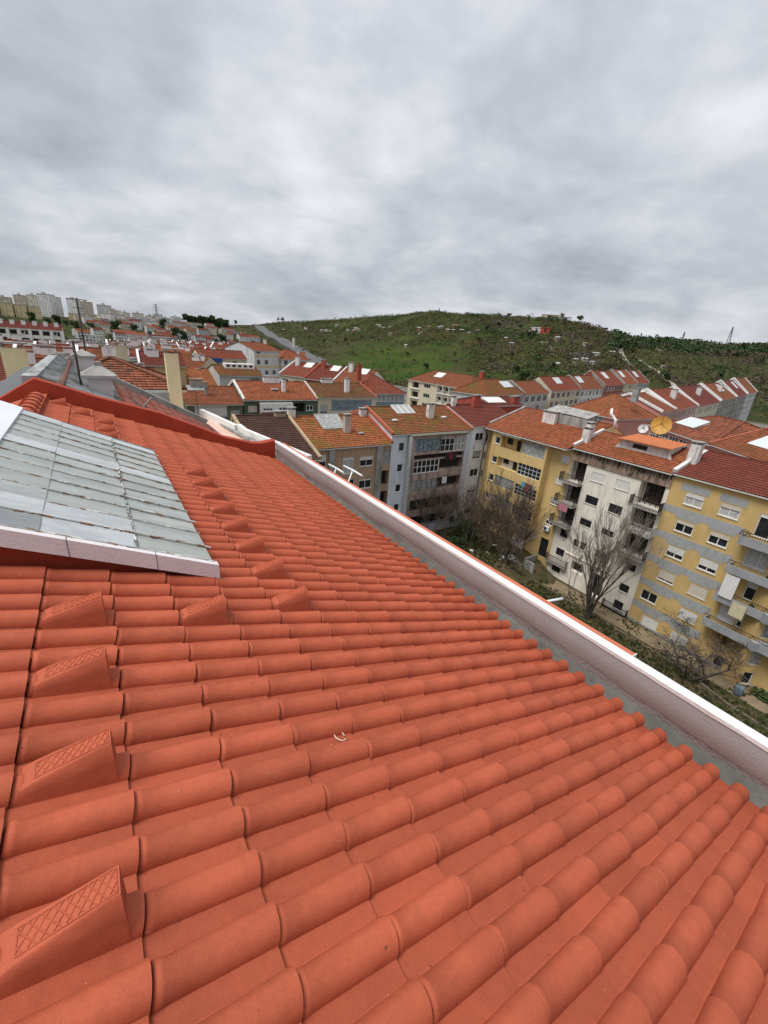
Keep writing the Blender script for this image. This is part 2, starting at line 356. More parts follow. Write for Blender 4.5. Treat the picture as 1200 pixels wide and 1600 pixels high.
def window(root, P, o, simple=False):
    a, b, c, d = o[:4]; kind = o[4]; k = o[5] if len(o) > 5 else {}
    w = b - a; h = d - c; fm = k.get('frame', pvc); t = k.get('t', .06)
    def bx(mb, s0, s1, d0, d1, q0, q1, m=0): mb.box(s0, s1, d0, d1, q0, q1, m, T=P)
    if kind in ('win', 'grid'):
        dp = k.get('at', .06); f = MB()
        nx = k.get('nx', 2 if w > .9 else 1); nz = k.get('nz', 1)
        bx(f, a, b, dp, dp + .05, c, c + t); bx(f, a, b, dp, dp + .05, d - t, d); bx(f, a, a + t, dp, dp + .05, c + t, d - t); bx(f, b - t, b, dp, dp + .05, c + t, d - t)
        for i in range(1, nx): x = a + w * i / nx; bx(f, x - t / 2, x + t / 2, dp + .002, dp + .048, c + t, d - t)
        for i in range(1, nz):
            z = c + h * i / nz; bx(f, a + t, b - t, dp + .004, dp + .046, z - t * .4, z + t * .4)
        fo = f.build('window', fm, root)
        g = MB(); pd = dp + .03
        cur = k.get('cur', 0)
        for i in range(nx):
            for j in range(nz):
                x0 = a + w * i / nx; x1 = a + w * (i + 1) / nx; z0_ = c + h * j / nz; z1_ = c + h * (j + 1) / nz
                mi = 1 if rng.random() < cur else 0
                g.face([P(x0, pd, z0_), P(x1, pd, z0_), P(x1, pd, z1_), P(x0, pd, z1_)], mi)
        g.build('pane', [k.get('glass', glass), k.get('curtain', curtain)], fo)
        bl = k.get('blind', 0)
        if bl > 0:
            s = MB(); zt = d - .01; zb = d - h * bl; n = max(2, int((zt - zb) / .09)); 
            for i in range(n):
                q0 = zb + (zt - zb) * i / n; q1 = zb + (zt - zb) * (i + 1) / n
                s.face([P(a + .02, dp - .032, q0), P(b - .02, dp - .032, q0), P(b - .02, dp - .02, q1), P(a + .02, dp - .02, q1)])
            bx(s, a + .02, b - .02, dp - .036, dp - .008, zb - .03, zb)
            s.build('roller_blind', k.get('bm', blindw), fo)
        if k.get('sill', True):
            s = MB(); bx(s, a - .05, b + .05, -.06, .055, c - .06, c - .003); s.build('sill', sillm, fo)
        if k.get('boxhead'):
            s = MB(); bx(s, a - .04, b + .04, -.05, .03, d + .002, d + .2); s.build('blind_box', k.get('bm', blindw), fo)
        return fo
    if kind == 'recess':   # open loggia
        dd_ = k.get('deep', 1.1); m = MB()
        m.face([P(a, dd_, c), P(b, dd_, c), P(b, dd_, d), P(a, dd_, d)])
        fo = m.build('loggia_wall', k.get('wall', darkin), root)
        if k.get('door', True):
            s = MB(); x = a + w * k.get('dx', .62); bx(s, x, x + min(1.3, w * .3), dd_ - .06, dd_ - .01, c + .03, c + min(h, 2.05)); s.build('door', darkin if k.get('wall') else glass, fo)
            s = MB(); x = a + w * .25; bx(s, x - .45, x + .45, dd_ - .05, dd_ - .01, c + h * .35, c + h * .85, 0); s.build('pane', glass, fo)
        return fo
def railing(root, P, a, b, z, h, out, step=.13, m=darkmetal, ret=(True, True), slab=True, picket=.03):
    """balcony: slab and bars standing out from the wall"""
    if slab:
        s = MB(); s.box(a, b, -out, .0, z - .14, z, 0, T=P); root2 = s.build('balcony', k_slab, root)
    else: root2 = root
    r = MB()
    r.box(a, b, -out, -out + .05, z + h - .05, z + h, 0, T=P); r.box(a, b, -out + .003, -out + .043, z + .06, z + .1, 0, T=P)
    n = int((b - a) / step)
    for i in range(n + 1):
        x = a + (b - a - picket) * i / n; r.box(x, x + picket, -out + .01, -out + .035, z + .1, z + h - .05, 0, T=P)
    for e, x in zip(ret, (a, b - .04)):
        if not e: continue
        r.box(x, x + .04, -out + .05, 0, z + h - .05, z + h, 0, T=P); n2 = int(out / step)
        for i in range(n2): q = -out + .05 + out * (i + .5) / (n2 + 1); r.box(x, x + .04, q, q + picket, z + .01, z + h - .05, 0, T=P)
    r.build('railing', m, root2)
    return root2
k_slab = pmat('balcony_slab', (.36, .34, .31), stain=(.12, .11, .1), stain_amt=.6)

def tile_slope(mb, A, B, C, D, course=.38, pitch=.25, geo=True, step=.05, mat=0):
    """A,B eave left/right, C,D ridge right/left: stepped courses, real waves across when geo"""
    A, B, C, D = map(Vector, (A, B, C, D)); mid = ((D + C) - (A + B)) / 2
    n = (B - A).cross(mid).normalized()
    if n.z < 0: n = -n
    ud = (B - A).normalized(); up = (mid - ud * mid.dot(ud)); Ln = up.length; up = up.normalized(); nc = max(2, round(Ln / course)); ch = Ln / nc
    for i in range(nc):
        t0, t1 = i / nc, (i + 1) / nc
        l0, l1 = A.lerp(D, t0), A.lerp(D, t1); r0, r1 = B.lerp(C, t0), B.lerp(C, t1)
        ul0, ul1, ur0, ur1 = [(p - A).dot(ud) for p in (l0, l1, r0, r1)]
        v0, v1 = ch * i, ch * (i + 1); us = [0, 1]
        if geo:
            k = max(1, int((ur0 - ul0) / (pitch / 4))); us = [j / k for j in range(k + 1)]
        rows = []; uvr = []
        for (ua, ub, vv, lift) in ((ul0, ur0, v0, 0), (ul0, ur0, v0, step), (ul1, ur1, v1, 0)):
            row = []; uu = []
            for q in us:
                u = ua + (ub - ua) * q; ph = u / pitch * 2 * math.pi
                w = (.025 + .025 * math.cos(ph)) if geo else 0
                if lift == 0 and vv == v0: w *= .3
                row.append(A + ud * u + up * vv + n * (lift + w)); uu.append((u, i * .38 + (0.001 if vv == v0 else .379)))
            rows.append(row); uvr.append(uu)
        mb.grid(rows, mat, smooth=False, uvs=uvr)

class Bld:
    def __init__(s, name, label, cat, P0, deg, Wd, D, zb, ze, wall, group=None):
        s.W, s.D, s.zb, s.ze = Wd, D, zb, ze; s.h = ze - zb; s.wall = wall
        s.o = empty(name, (P0[0], P0[1], zb), R_(deg)); tag(s.o, label, cat, group)
        s.F = lambda u, d, z: (u, d, z - zb)
        s.Lf = lambda u, d, z: (d, D - u, z - zb)
        s.Rt = lambda u, d, z: (Wd - d, u, z - zb)
    def walls(s, front=(), left=(), right=(), gable=None, wall_l=None, wall_r=None, back=True):
        """gable = (ridge v, ridge z)"""
        m = MB(); facade(m, s.F, 0, s.W, s.zb, s.ze, list(front)); 
        facade(m, s.Lf, 0, s.D, s.zb, s.ze, list(left), 1); facade(m, s.Rt, 0, s.D, s.zb, s.ze, list(right), 2)
        h = s.h
        if back: m.face([(0, s.D, 0), (0, s.D, h), (s.W, s.D, h), (s.W, s.D, 0)], 0, [(0, 0), (0, h), (s.W, h), (s.W, 0)])
        m.face([(.0, .02, h - .02), (s.W, .02, h - .02), (s.W, s.D, h - .02), (0, s.D, h - .02)], 0)
        if gable:
            v, z = gable; z -= s.zb
            m.face([(0, 0, h), (0, s.D, h), (0, v, z)], 1); m.face([(s.W, 0, h), (s.W, s.D, h), (s.W, v, z)], 2)
        w = m.build('wall', [s.wall, wall_l or s.wall, wall_r or s.wall], s.o)
        for P, ops in ((s.F, front), (s.Lf, left), (s.Rt, right)):
            for o in ops:
                if o[4] != 'hole': window(s.o, P, o)
        return w
    def gable(s, v, z, mat, ov=.3, geo=True, side=.12, u0=None, u1=None, back=True):
        u0 = -side if u0 is None else u0; u1 = s.W + side if u1 is None else u1; h = s.h; z -= s.zb
        k = (z - h) / v; m = MB()
        tile_slope(m, (u0, -ov, h - ov * k + .06), (u1, -ov, h - ov * k + .06), (u1, v, z + .06), (u0, v, z + .06), geo=geo)
        if back:
            k2 = (z - h) / (s.D - v); tile_slope(m, (u1, s.D + ov, h - ov * k2 + .06), (u0, s.D + ov, h - ov * k2 + .06), (u0, v, z + .06), (u1, v, z + .06), geo=False)
        m.beam((u0, v, z + .1), (u1, v, z + .1), .28, .16)
        r = m.build('roof', mat, s.o)
        e = MB(); e.box(u0, u1, -ov - .02, -ov + .06, h - ov * k - .07, h - ov * k + .04); e.box(u0, u1, -ov + .06, 0, h - ov * k - .05, h - ov * k + .02); e.build('eave', sillm, s.o)
        s.rk = (v, z, k); return r
    def firewall(s, u, mat, w=.25, hh=.28, v=None, z=None, ov=.2, name='firewall'):
        v0, z0, k = s.rk; m = MB(); h = s.h
        a = (u, -ov, h - ov * k + hh * .5); b = (u, v0, z0 + hh * .5); m.beam(a, b, w, hh + .1)
        kb = (z0 - h) / (s.D - v0); m.beam(b, (u, s.D + ov, h - ov * kb + hh * .5), w, hh + .1)
        m.build(name, mat, s.o)
    def roofz(s, v): return s.h + s.rk[2] * v
    def chimney(s, u, v, w=.9, d=.5, top=1.4, mat=None, cap=concrete, base=None):
        z = s.roofz(v) - .3; m = MB(); h = top + .3
        m.box(u - w / 2, u + w / 2, v - d / 2, v + d / 2, z, z + h)
        c = m.build('chimney', mat or chimw, s.o)
        k = MB()
        for x in (u - w / 2 + .05, u + w / 2 - .17): k.box(x, x + .12, v - d / 2 + .05, v + d / 2 - .05, z + h, z + h + .18)
        k.box(u - w / 2 - .08, u + w / 2 + .08, v - d / 2 - .08, v + d / 2 + .08, z + h + .18, z + h + .27); k.build('chimney_cap', cap, c)
        return c
    def skylight(s, u, v, w, l, tilt_h=.35, n=5, mat=None, frame=None):
        """glazed lantern lying proud of the front slope"""
        k = s.rk[2]; z = s.roofz; m = MB()
        P = [(u, v, z(v) + .12), (u + w, v, z(v) + .12), (u + w, v + l, z(v + l) + tilt_h), (u, v + l, z(v + l) + tilt_h)]
        Q = [(p[0], p[1], z(p[1]) - .05) for p in P]
        for i in range(4): j = (i + 1) % 4; m.face([P[i], P[j], Q[j], Q[i]])
        c = m.build('skylight', frame or chimw, s.o)
        g = MB(); up = Vector((0, -k, 1)).normalized() * .03
        g.face([Vector(p) + up for p in P]); g.build('glass', mat or sky_glass, c)
        b = MB()
        for i in range(n + 1):
            a0 = Vector(P[0]).lerp(Vector(P[1]), i / n) + up; a1 = Vector(P[3]).lerp(Vector(P[2]), i / n) + up; b.beam(a0, a1, .09, .06)
        b.beam(Vector(P[0]) + up, Vector(P[1]) + up, .12, .07); b.beam(Vector(P[3]) + up, Vector(P[2]) + up, .14, .08)
        b.build('glazing_bar', frame or pvc, c)
        return c
    def hip(s, z, mat, inset=None, ov=.35):
        m = MB(); h = s.h; z -= s.zb; W_, D_ = s.W, s.D; i = inset if inset is not None else min(W_, D_) / 2
        k = (z - h) / (D_ / 2); a = (-ov, -ov, h - ov * k); b = (W_ + ov, -ov, h - ov * k); c = (W_ + ov, D_ + ov, h - ov * k); d = (-ov, D_ + ov, h - ov * k)
        e = (i, D_ / 2, z); f = (W_ - i, D_ / 2, z)
        for q in ((a, b, f, e), (b, c, f, f), (c, d, e, f), (d, a, e, e)): tile_slope(m, *q, geo=False)
        for p, q in ((a, e), (b, f), (c, f), (d, e), (e, f)):
            if p != q: m.beam(Vector(p) + Vector((0, 0, .06)), Vector(q) + Vector((0, 0, .06)), .25, .14)
        o_ = m.build('roof', mat, s.o); s.rk = (D_ / 2, z, k)
        e = MB(); e.box(-ov, W_ + ov, -ov, D_ + ov, h - ov * k - .16, h - ov * k - .02); e.build('eave', sillm, s.o); return o_
# ================================================================ the roof we stand on
SL = R_(18); ND = Vector((math.sin(SL), 0, math.cos(SL))); DD = Vector((math.cos(SL), 0, -math.sin(SL))); YY = Vector((0, 1, 0))
def RP(d, y, h=0): return DD * d + YY * y + ND * (h - 1.65)
def gable_y(x): return 11.15 - (x + 1) * .155          # the party wall is not quite square to the ridge
near = empty('apartment_building', (0, 0, -25)); tag(near, 'building whose freshly painted terracotta tile roof fills the foreground', 'building')
NL = Vector((0, 0, 25))
class NB(MB):
    def build(s, name, mats, parent=None, **k):
        if parent is near: s.v = [(x, y, z + 25) for x, y, z in s.v]
        return MB.build(s, name, mats, parent, **k)
terra = None
def terramat(name, base, dirt=.35, bump=.25, speck=True):
    m = bpy.data.materials.new(name); m.use_nodes = True; t = m.node_tree; L = t.links.new
    bs = t.nodes['Principled BSDF']; bs.inputs['Roughness'].default_value = .68; bs.inputs['Specular IOR Level'].default_value = .22
    tc = N(t, 'ShaderNodeTexCoord'); at = N(t, 'ShaderNodeAttribute'); at.attribute_name = 'tint'
    def ns(s, d=6, r=.6, seed=0):
        mp = N(t, 'ShaderNodeMapping'); mp.inputs['Location'].default_value = (seed, seed, seed); L(tc.outputs['Object'], mp.inputs[0])
        n = N(t, 'ShaderNodeTexNoise'); n.inputs['Scale'].default_value = s; n.inputs['Detail'].default_value = d; n.inputs['Roughness'].default_value = r; L(mp.outputs[0], n.inputs['Vector']); return n.outputs[0]
    def rg(v, a, b, lo=0, hi=1):
        x = N(t, 'ShaderNodeMapRange'); x.inputs[1].default_value = a; x.inputs[2].default_value = b; x.inputs[3].default_value = lo; x.inputs[4].default_value = hi; L(v, x.inputs[0]); return x.outputs[0]
    def mix(f, a, b, bt='MIX'):
        x = N(t, 'ShaderNodeMixRGB', blend_type=bt)
        if isinstance(f, float): x.inputs[0].default_value = f
        else: L(f, x.inputs[0])
        for i, c in ((1, a), (2, b)):
            if isinstance(c, tuple): x.inputs[i].default_value = (*c, 1)
            else: L(c, x.inputs[i])
        return x.outputs[0]
    v1 = N(t, 'ShaderNodeVectorMath', operation='SCALE'); v1.inputs[0].default_value = base
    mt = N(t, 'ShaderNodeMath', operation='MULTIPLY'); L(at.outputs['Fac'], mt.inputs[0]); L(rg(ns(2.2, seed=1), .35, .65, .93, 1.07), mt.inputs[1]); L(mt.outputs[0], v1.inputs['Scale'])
    c = v1.outputs[0]
    g = rg(ns(260, 4, .7), .3, .7, .84, 1.16); s2 = N(t, 'ShaderNodeVectorMath', operation='SCALE'); L(c, s2.inputs[0]); L(g, s2.inputs['Scale']); c = s2.outputs[0]
    g = rg(ns(24, 5, .7, seed=8), .3, .7, .93, 1.07); s3 = N(t, 'ShaderNodeVectorMath', operation='SCALE'); L(c, s3.inputs[0]); L(g, s3.inputs['Scale']); c = s3.outputs[0]
    c = mix(rg(ns(7, 9, .8, 3), .56, .74, 0, dirt), c, (.17, .055, .035))
    if speck:
        c = mix(rg(ns(55, 2, .5, 5), .76, .79, 0, .6), c, (.55, .40, .32))
        c = mix(rg(ns(30, 2, .5, 9), .765, .79, 0, .7), c, (.09, .03, .02))
    L(c, bs.inputs['Base Color'])
    bp = N(t, 'ShaderNodeBump'); bp.inputs['Strength'].default_value = bump; bp.inputs['Distance'].default_value = .004; L(ns(150, 4, .7, 2), bp.inputs['Height'])
    b2 = N(t, 'ShaderNodeBump'); b2.inputs['Strength'].default_value = .3; b2.inputs['Distance'].default_value = .02; L(ns(9, 3, .5, 2), b2.inputs['Height']); L(bp.outputs[0], b2.inputs['Normal']); L(b2.outputs[0], bs.inputs['Normal'])
    return m
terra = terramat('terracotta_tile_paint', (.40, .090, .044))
redpaint = terramat('red_waterproof_paint', (.33, .048, .022), dirt=.25, bump=.6, speck=False)
PITCH, EXPO, Y0, D0 = .192, .374, 1.968, .04
BAR = .0625
BH = .064
def prof(ph):
    """height of the tile over one pitch, ph in metres from the crest"""
    a = abs(ph)
    if a <= BAR + 1e-5: return BH * max(0, 1 - (a / BAR) ** 2.2) ** .6 + (.004 if ph > 0 else .0)
    return .003 - .002 * min(1, (a - BAR) / .02)
def near_roof():
    mb = NB(); tints = []
    offs = [BAR * math.sin(R_(a)) for a in (-90, -80, -70, -58, -45, -30, -15, 0, 15, 30, 45, 58, 70, 80, 90)] + [.064, .067, .08, .098, .115, PITCH - .048]
    offs = sorted(set(round(o, 5) for o in offs))
    r = random.Random(3)
    for iy in range(-38, 49):
        y = Y0 + PITCH * iy
        if y > 11.0: continue
        for k in range(-1, 13):
            dl = D0 + EXPO * k; du = dl - EXPO
            if k == -1: du = -.5
            if k == 12: dl = 4.385 + r.uniform(-.015, .015)
            ymax = gable_y(DD.x * dl)
            if y > ymax - .04: continue
            # the skylight sits where tiles are left out
            if 3.45 < y < 7.75 and dl < 1.0: continue
            jd = r.uniform(-.004, .004) + (r.uniform(.0, .006) if r.random() < .3 else 0); jy = r.uniform(-.0025, .0025); lift = r.uniform(.010, .017) + (r.uniform(.002, .006) if r.random() < .25 else 0); ya = r.uniform(-.005, .005)
            tint = 1 + r.uniform(-.07, .07)
            gp = r.choice([.001, .003, .006, .007, .008, .010]) if dl < 2.6 else r.choice([.001, .002, .004, .006])
            st = [(-.05, 0, .48, 0), (gp, 0, .48, 0), (gp + .001, .0, .92, .004), (.036, .0, .92, .004), (.043, .0, .89, .001), (.5 * EXPO, .5, .94, 0), (1.0 * (dl - du), 1.0, 1.0, 0)]
            rows = []
            for (dx, t, wsc, ex) in st:
                d = du + dx + (jd if t == 1.0 else 0); row = []
                dr = (dl - du)
                tt = max(0, dx / dr); h0 = lift * tt
                for o in offs:
                    row.append(RP(d, y + o * (wsc if abs(o) <= BAR + .001 else 1) + jy + ya * (tt - .5), prof(o) * (wsc if abs(o) < BAR + .001 else 1) + h0 - .055 + (ex if abs(o) < BAR * .97 else 0)))
                rows.append(row)
            last_row = [p - ND * .011 for p in rows[-1]]
            inner = [p - ND * .011 - DD * .03 for p in rows[-1]]
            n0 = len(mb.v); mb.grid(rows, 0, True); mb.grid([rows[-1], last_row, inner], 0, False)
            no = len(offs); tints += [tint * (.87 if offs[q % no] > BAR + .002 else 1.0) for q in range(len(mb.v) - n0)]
    # far slope beyond the ridge, plain
    n0 = len(mb.v); P = [Vector((-1.0, -6, -1.44)), Vector((-1.0, 11.1, -1.44)), Vector((-6, 11.6, -3.4)), Vector((-6, -6, -3.4))]
    nyy = 80
    for i in range(nyy):
        a, b = i / nyy, (i + 1) / nyy
        A = P[0].lerp(P[1], a); B = P[0].lerp(P[1], b); Cc = P[3].lerp(P[2], b); D_ = P[3].lerp(P[2], a); Mi = (A + B) / 2 + Vector((0, 0, .05)); Mo = (Cc + D_) / 2 + Vector((0, 0, .05))
        mb.face([A, Mi, Mo, D_]); mb.face([Mi, B, Cc, Mo])
    # screed under the tiles
    mb.face([RP(-.5, -6, -.10), RP(4.4, -6, -.10), RP(4.4, 10.6, -.10), RP(-.5, 11.2, -.10)])
    tints += [1.0] * (len(mb.v) - n0)
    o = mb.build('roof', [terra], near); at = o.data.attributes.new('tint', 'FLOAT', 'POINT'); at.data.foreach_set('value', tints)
    return o
nroof = near_roof()
def tintless(o, v=1.0):
    at = o.data.attributes.new('tint', 'FLOAT', 'POINT'); at.data.foreach_set('value', [v] * len(o.data.vertices)); return o
# foothold tiles: wedge rising to a level ribbed tread
def step_tile_mesh():
    mb = MB(); w = .052; S = [.035, .075, .13, .19, .25, .31, .355]; top = [.052, .078, .105, .130, .155, .180, .196]
    flare = [.062, .060, .057, .054, .052, .050, .049]
    rowsL = []; rowsR = []; T = []
    for s, h, f in zip(S, top, flare):
        rowsL.append([Vector((s, -.074, 0)), Vector((s, -.066 + .006 * s / .35, h * .5)), Vector((s, -f + .004, h - .004)), Vector((s, -f + .010, h))])
        rowsR.append([Vector((s, f - .010, h)), Vector((s, f - .004, h - .004)), Vector((s, f, h * .5)), Vector((s, f + .006, 0))]); T.append((s, h, f))
    mb.grid(rowsL, 0, True); mb.grid(rowsR, 0, True)
    mb.grid([[Vector((s, -f + .010, h)), Vector((s, 0, h + .001)), Vector((s, f - .010, h))] for s, h, f in T], 0, True)
    e = T[-1]; mb.face([Vector((e[0], -.074, 0)), Vector((e[0], -.060, e[1] * .5)), Vector((e[0], -e[2] + .004, e[1])), Vector((e[0], e[2] - .004, e[1])), Vector((e[0], e[2] + .006, 0))]); mb.face([Vector((e[0], -e[2] - .0, 0)), Vector((e[0], e[2] + .0, 0)), Vector((e[0], e[2] - .004, e[1])), Vector((e[0], -e[2] + .004, e[1]))])
    a = T[0]; mb.grid([[Vector((.035, -.05, 0.03)), Vector((.025, 0, 0.05)), Vector((.035, .05, 0.03))], [Vector((a[0], -a[2] + .01, a[1])), Vector((a[0], 0, a[1])), Vector((a[0], a[2] - .01, a[1]))]], 0, True)
    # diamond lattice of raised ribs on the tread
    del mb.v[-6:], mb.f[-2:], mb.m[-2:], mb.uv[-2:], mb.sm[-2:]
    def hz(s):
        return lerp_tab(s, list(zip(S, top)))
    def pt(s, y): return Vector((s, y, hz(s) + .0015))
    wv = .036; s0, s1 = .075, .346; stp = .0315
    def rib(p, q): 
        mb.beam(pt(*p), pt(*q), .0032, .0042)
    x = s0 - 2 * wv
    while x < s1:
        for sg in (1, -1):
            a = (x, -wv * sg); b = (x + 2 * wv * .8, wv * sg)
            lo = max(a[0], s0); hi = min(b[0], s1)
            if hi - lo > .004:
                f = lambda q: a[1] + (b[1] - a[1]) * (q - a[0]) / (b[0] - a[0]); rib((lo, f(lo)), (hi, f(hi)))
        x += stp
    for yy in (-wv, wv): rib((s0, yy), (s1, yy))
    rib((s0, -wv), (s0, wv)); rib((s1, -wv), (s1, wv))
    mb.v = [(x - z * .325 * min(1, x / .355), y, z) for x, y, z in mb.v]      # the end face stands plumb
    return mb
st_src = None
RM = Matrix((DD, YY, ND)).transposed().to_4x4()
for (k, n_) in [(0, 4), (0, 1), (0, -2), (0, -5), (2, 4), (4, 5), (4, 8), (4, 11), (4, 14), (4, 17), (4, 20), (4, 23), (4, 26), (-1, 45), (0, 42), (1, 40), (1, 36), (1, 33)]:
    if st_src is None:
        st_src = tintless(step_tile_mesh().build('step_tile', [terra], nroof)); o = st_src
    else:
        o = st_src.copy(); col.objects.link(o)
    base = RP(D0 + EXPO * k - .004, Y0 + PITCH * n_ + .010, -.052)
    o.parent = nroof; o.matrix_local = Matrix.Translation(base + Vector((0, 0, 25))) @ RM
    if k == -1: o.scale = (.95, 1, 1)
# ridge tiles
def ridge_tiles():
    y = 8.0; src = None
    while y < 11.0:
        mb = MB(); rows = []
        for (s, rr) in ((-.05, .112), (0.0, .114), (.012, .120), (.04, .120), (.06, .116), (.2, .126), (.39, .146)):
            rows.append([Vector((math.cos(R_(a)) * rr * 1.1, -s, math.sin(R_(a)) * rr)) for a in range(-10, 191, 15)])
        mb.grid(rows, 0, True); mb.grid([rows[-1], [Vector((v_.x * .82, v_.y, v_.z * .82)) for v_ in rows[-1]], [Vector((v_.x * .8, v_.y + .05, v_.z * .8)) for v_ in rows[-1]]], 0, False); o = mb.build('ridge_tile', [terra], nroof); tintless(o, rng.uniform(.94, 1.05)); o.location = (-.98, y, 25 - 1.42); y += .385
ridge_tiles()
tintless(near and (lambda m: m)(None) or (lambda: (lambda mb: (mb.beam((-.98, 7.4, -1.45), (-.98, 11.1, -1.45), .3, .12), mb.build('ridge_mortar', [terra], near))[1])(NB()))())
# eave parapet: grey-pink render inside, white painted top
render_in = pmat('grey_pink_render', (.315, .305, .30), rough=.88, var=.05, scale=2.5, bump=.22, bscale=60, stain=(.21, .20, .195), stain_amt=.35, stain_scale=(1, .5, 2.5), stain_thr=.52, fine=.07)
cement = pmat('wet_cement_flashing', (.115, .115, .105), rough=.9, var=.25, scale=5, bump=1.0, bscale=16, stain=(.09, .09, .08), stain_amt=.8, stain_thr=.48)
whitecap = pmat('white_coping_paint', (.66, .66, .645), rough=.6, var=.04, stain=(.45, .42, .38), stain_amt=.45, stain_scale=(6, 3, 6), stain_thr=.6, bump=.3)
PX, PT = 3.66, -2.49
def wavy(y, a=.006, f=1.3, s=0): return a * noise.noise(Vector((y * f, s, 0)))
def parapet():
    mb = NB(); rows = []; cap = NB(); crow = []; ys = [-6 + i * .12 for i in range(138)] + [10.42]
    for y in ys:
        w = wavy(y, .02, .8); rows.append([Vector((PX + .022 + w * .3, y, -3.05)), Vector((PX + .02 + w * .5, y, -2.88)), Vector((PX + .008 + w * .3, y, -2.775 + wavy(y, .07, .55, 6) + wavy(y, .02, 3, 8))), Vector((PX + .002 + w * .2, y, -2.765 + wavy(y, .07, .55, 6) + wavy(y, .02, 3, 8))), Vector((PX, y, -2.60)), Vector((PX + .004, y, PT - .012))])
        c = wavy(y, .006, 4, 2); crow.append([Vector((PX - .004, y, PT - .035 + c * 2)), Vector((PX - .004 + c, y, PT)), Vector((PX + .095, y, PT + .004)), Vector((PX + .135, y, PT - .02)), Vector((PX + .135, y, PT - .12))])
    mb.grid([r_[:3] for r_ in rows], 1, True); mb.grid([r_[2:] for r_ in rows], 0, True); mb.build('parapet', [render_in, pmat('damp_grey_render', (.235, .225, .22), rough=.9, var=.12, scale=2, bump=.6, bscale=30, stain=(.12, .12, .11), stain_amt=.7, stain_scale=(1, .6, 2), stain_thr=.5)], near)
    cap.grid(crow, 0, False); cap.build('coping', [whitecap], near)
    f = NB(); fr = []
    for i in range(330):
        y = -6 + i * .05; w = .05 * noise.noise(Vector((y * 2.3, 5, 0))) + .03 * noise.noise(Vector((y * 7, 9, 0)))
        fr.append([Vector((PX - .11 + w * .4, y, -2.99)), Vector((PX - .05 + w * .3, y, -2.955 + w * .2)), Vector((PX - .015, y, -2.915 + w * .25)), Vector((PX + .012, y, -2.865 + w * .8)), Vector((PX + .05, y, -2.86 + w * .8))])
    f.grid(fr, 0, True); f.build('cement_fillet', [cement], near)
    g = NB(); g.box(PX + .137, PX + .235, 1.28, 10.4, PT - .14, PT - .045); g.box(PX + .137, PX + .235, 1.272, 1.28, PT - .145, PT - .035, 1); g.build('gutter_cover', [tintmat, whitecap], near)
    wl = NB(); wl.box(PX + .05, PX + .134, -6, 10.4, -25, PT - .12); wl.build('wall', [render_in], near)
tintmat = pmat('rust_red_metal', (.50, .14, .075), rough=.5, var=.1, bump=.1)
parapet()
def gable():
    pts = [(-2.4, -1.86), (-1.7, -1.55), (-1.0, -1.09), (-.02, -1.43), (1.14, -1.77), (1.8, -2.05), (2.45, -2.34), (3.09, -2.51), (3.30, -2.525), (PX + .0, -2.455)]
    m = NB(); rows = []
    for x, z in pts:
        y = gable_y(x); rows.append([Vector((x, y, -4.2)), Vector((x, y, z - .015)), Vector((x, y + .015, z)), Vector((x, y + .20, z + .005)), Vector((x, y + .22, z - .02)), Vector((x, y + .22, -25))])
    m.grid(rows, 0, False); o = m.build('gable_parapet', [redpaint], near); tintless(o)
    e = MB()
gable()
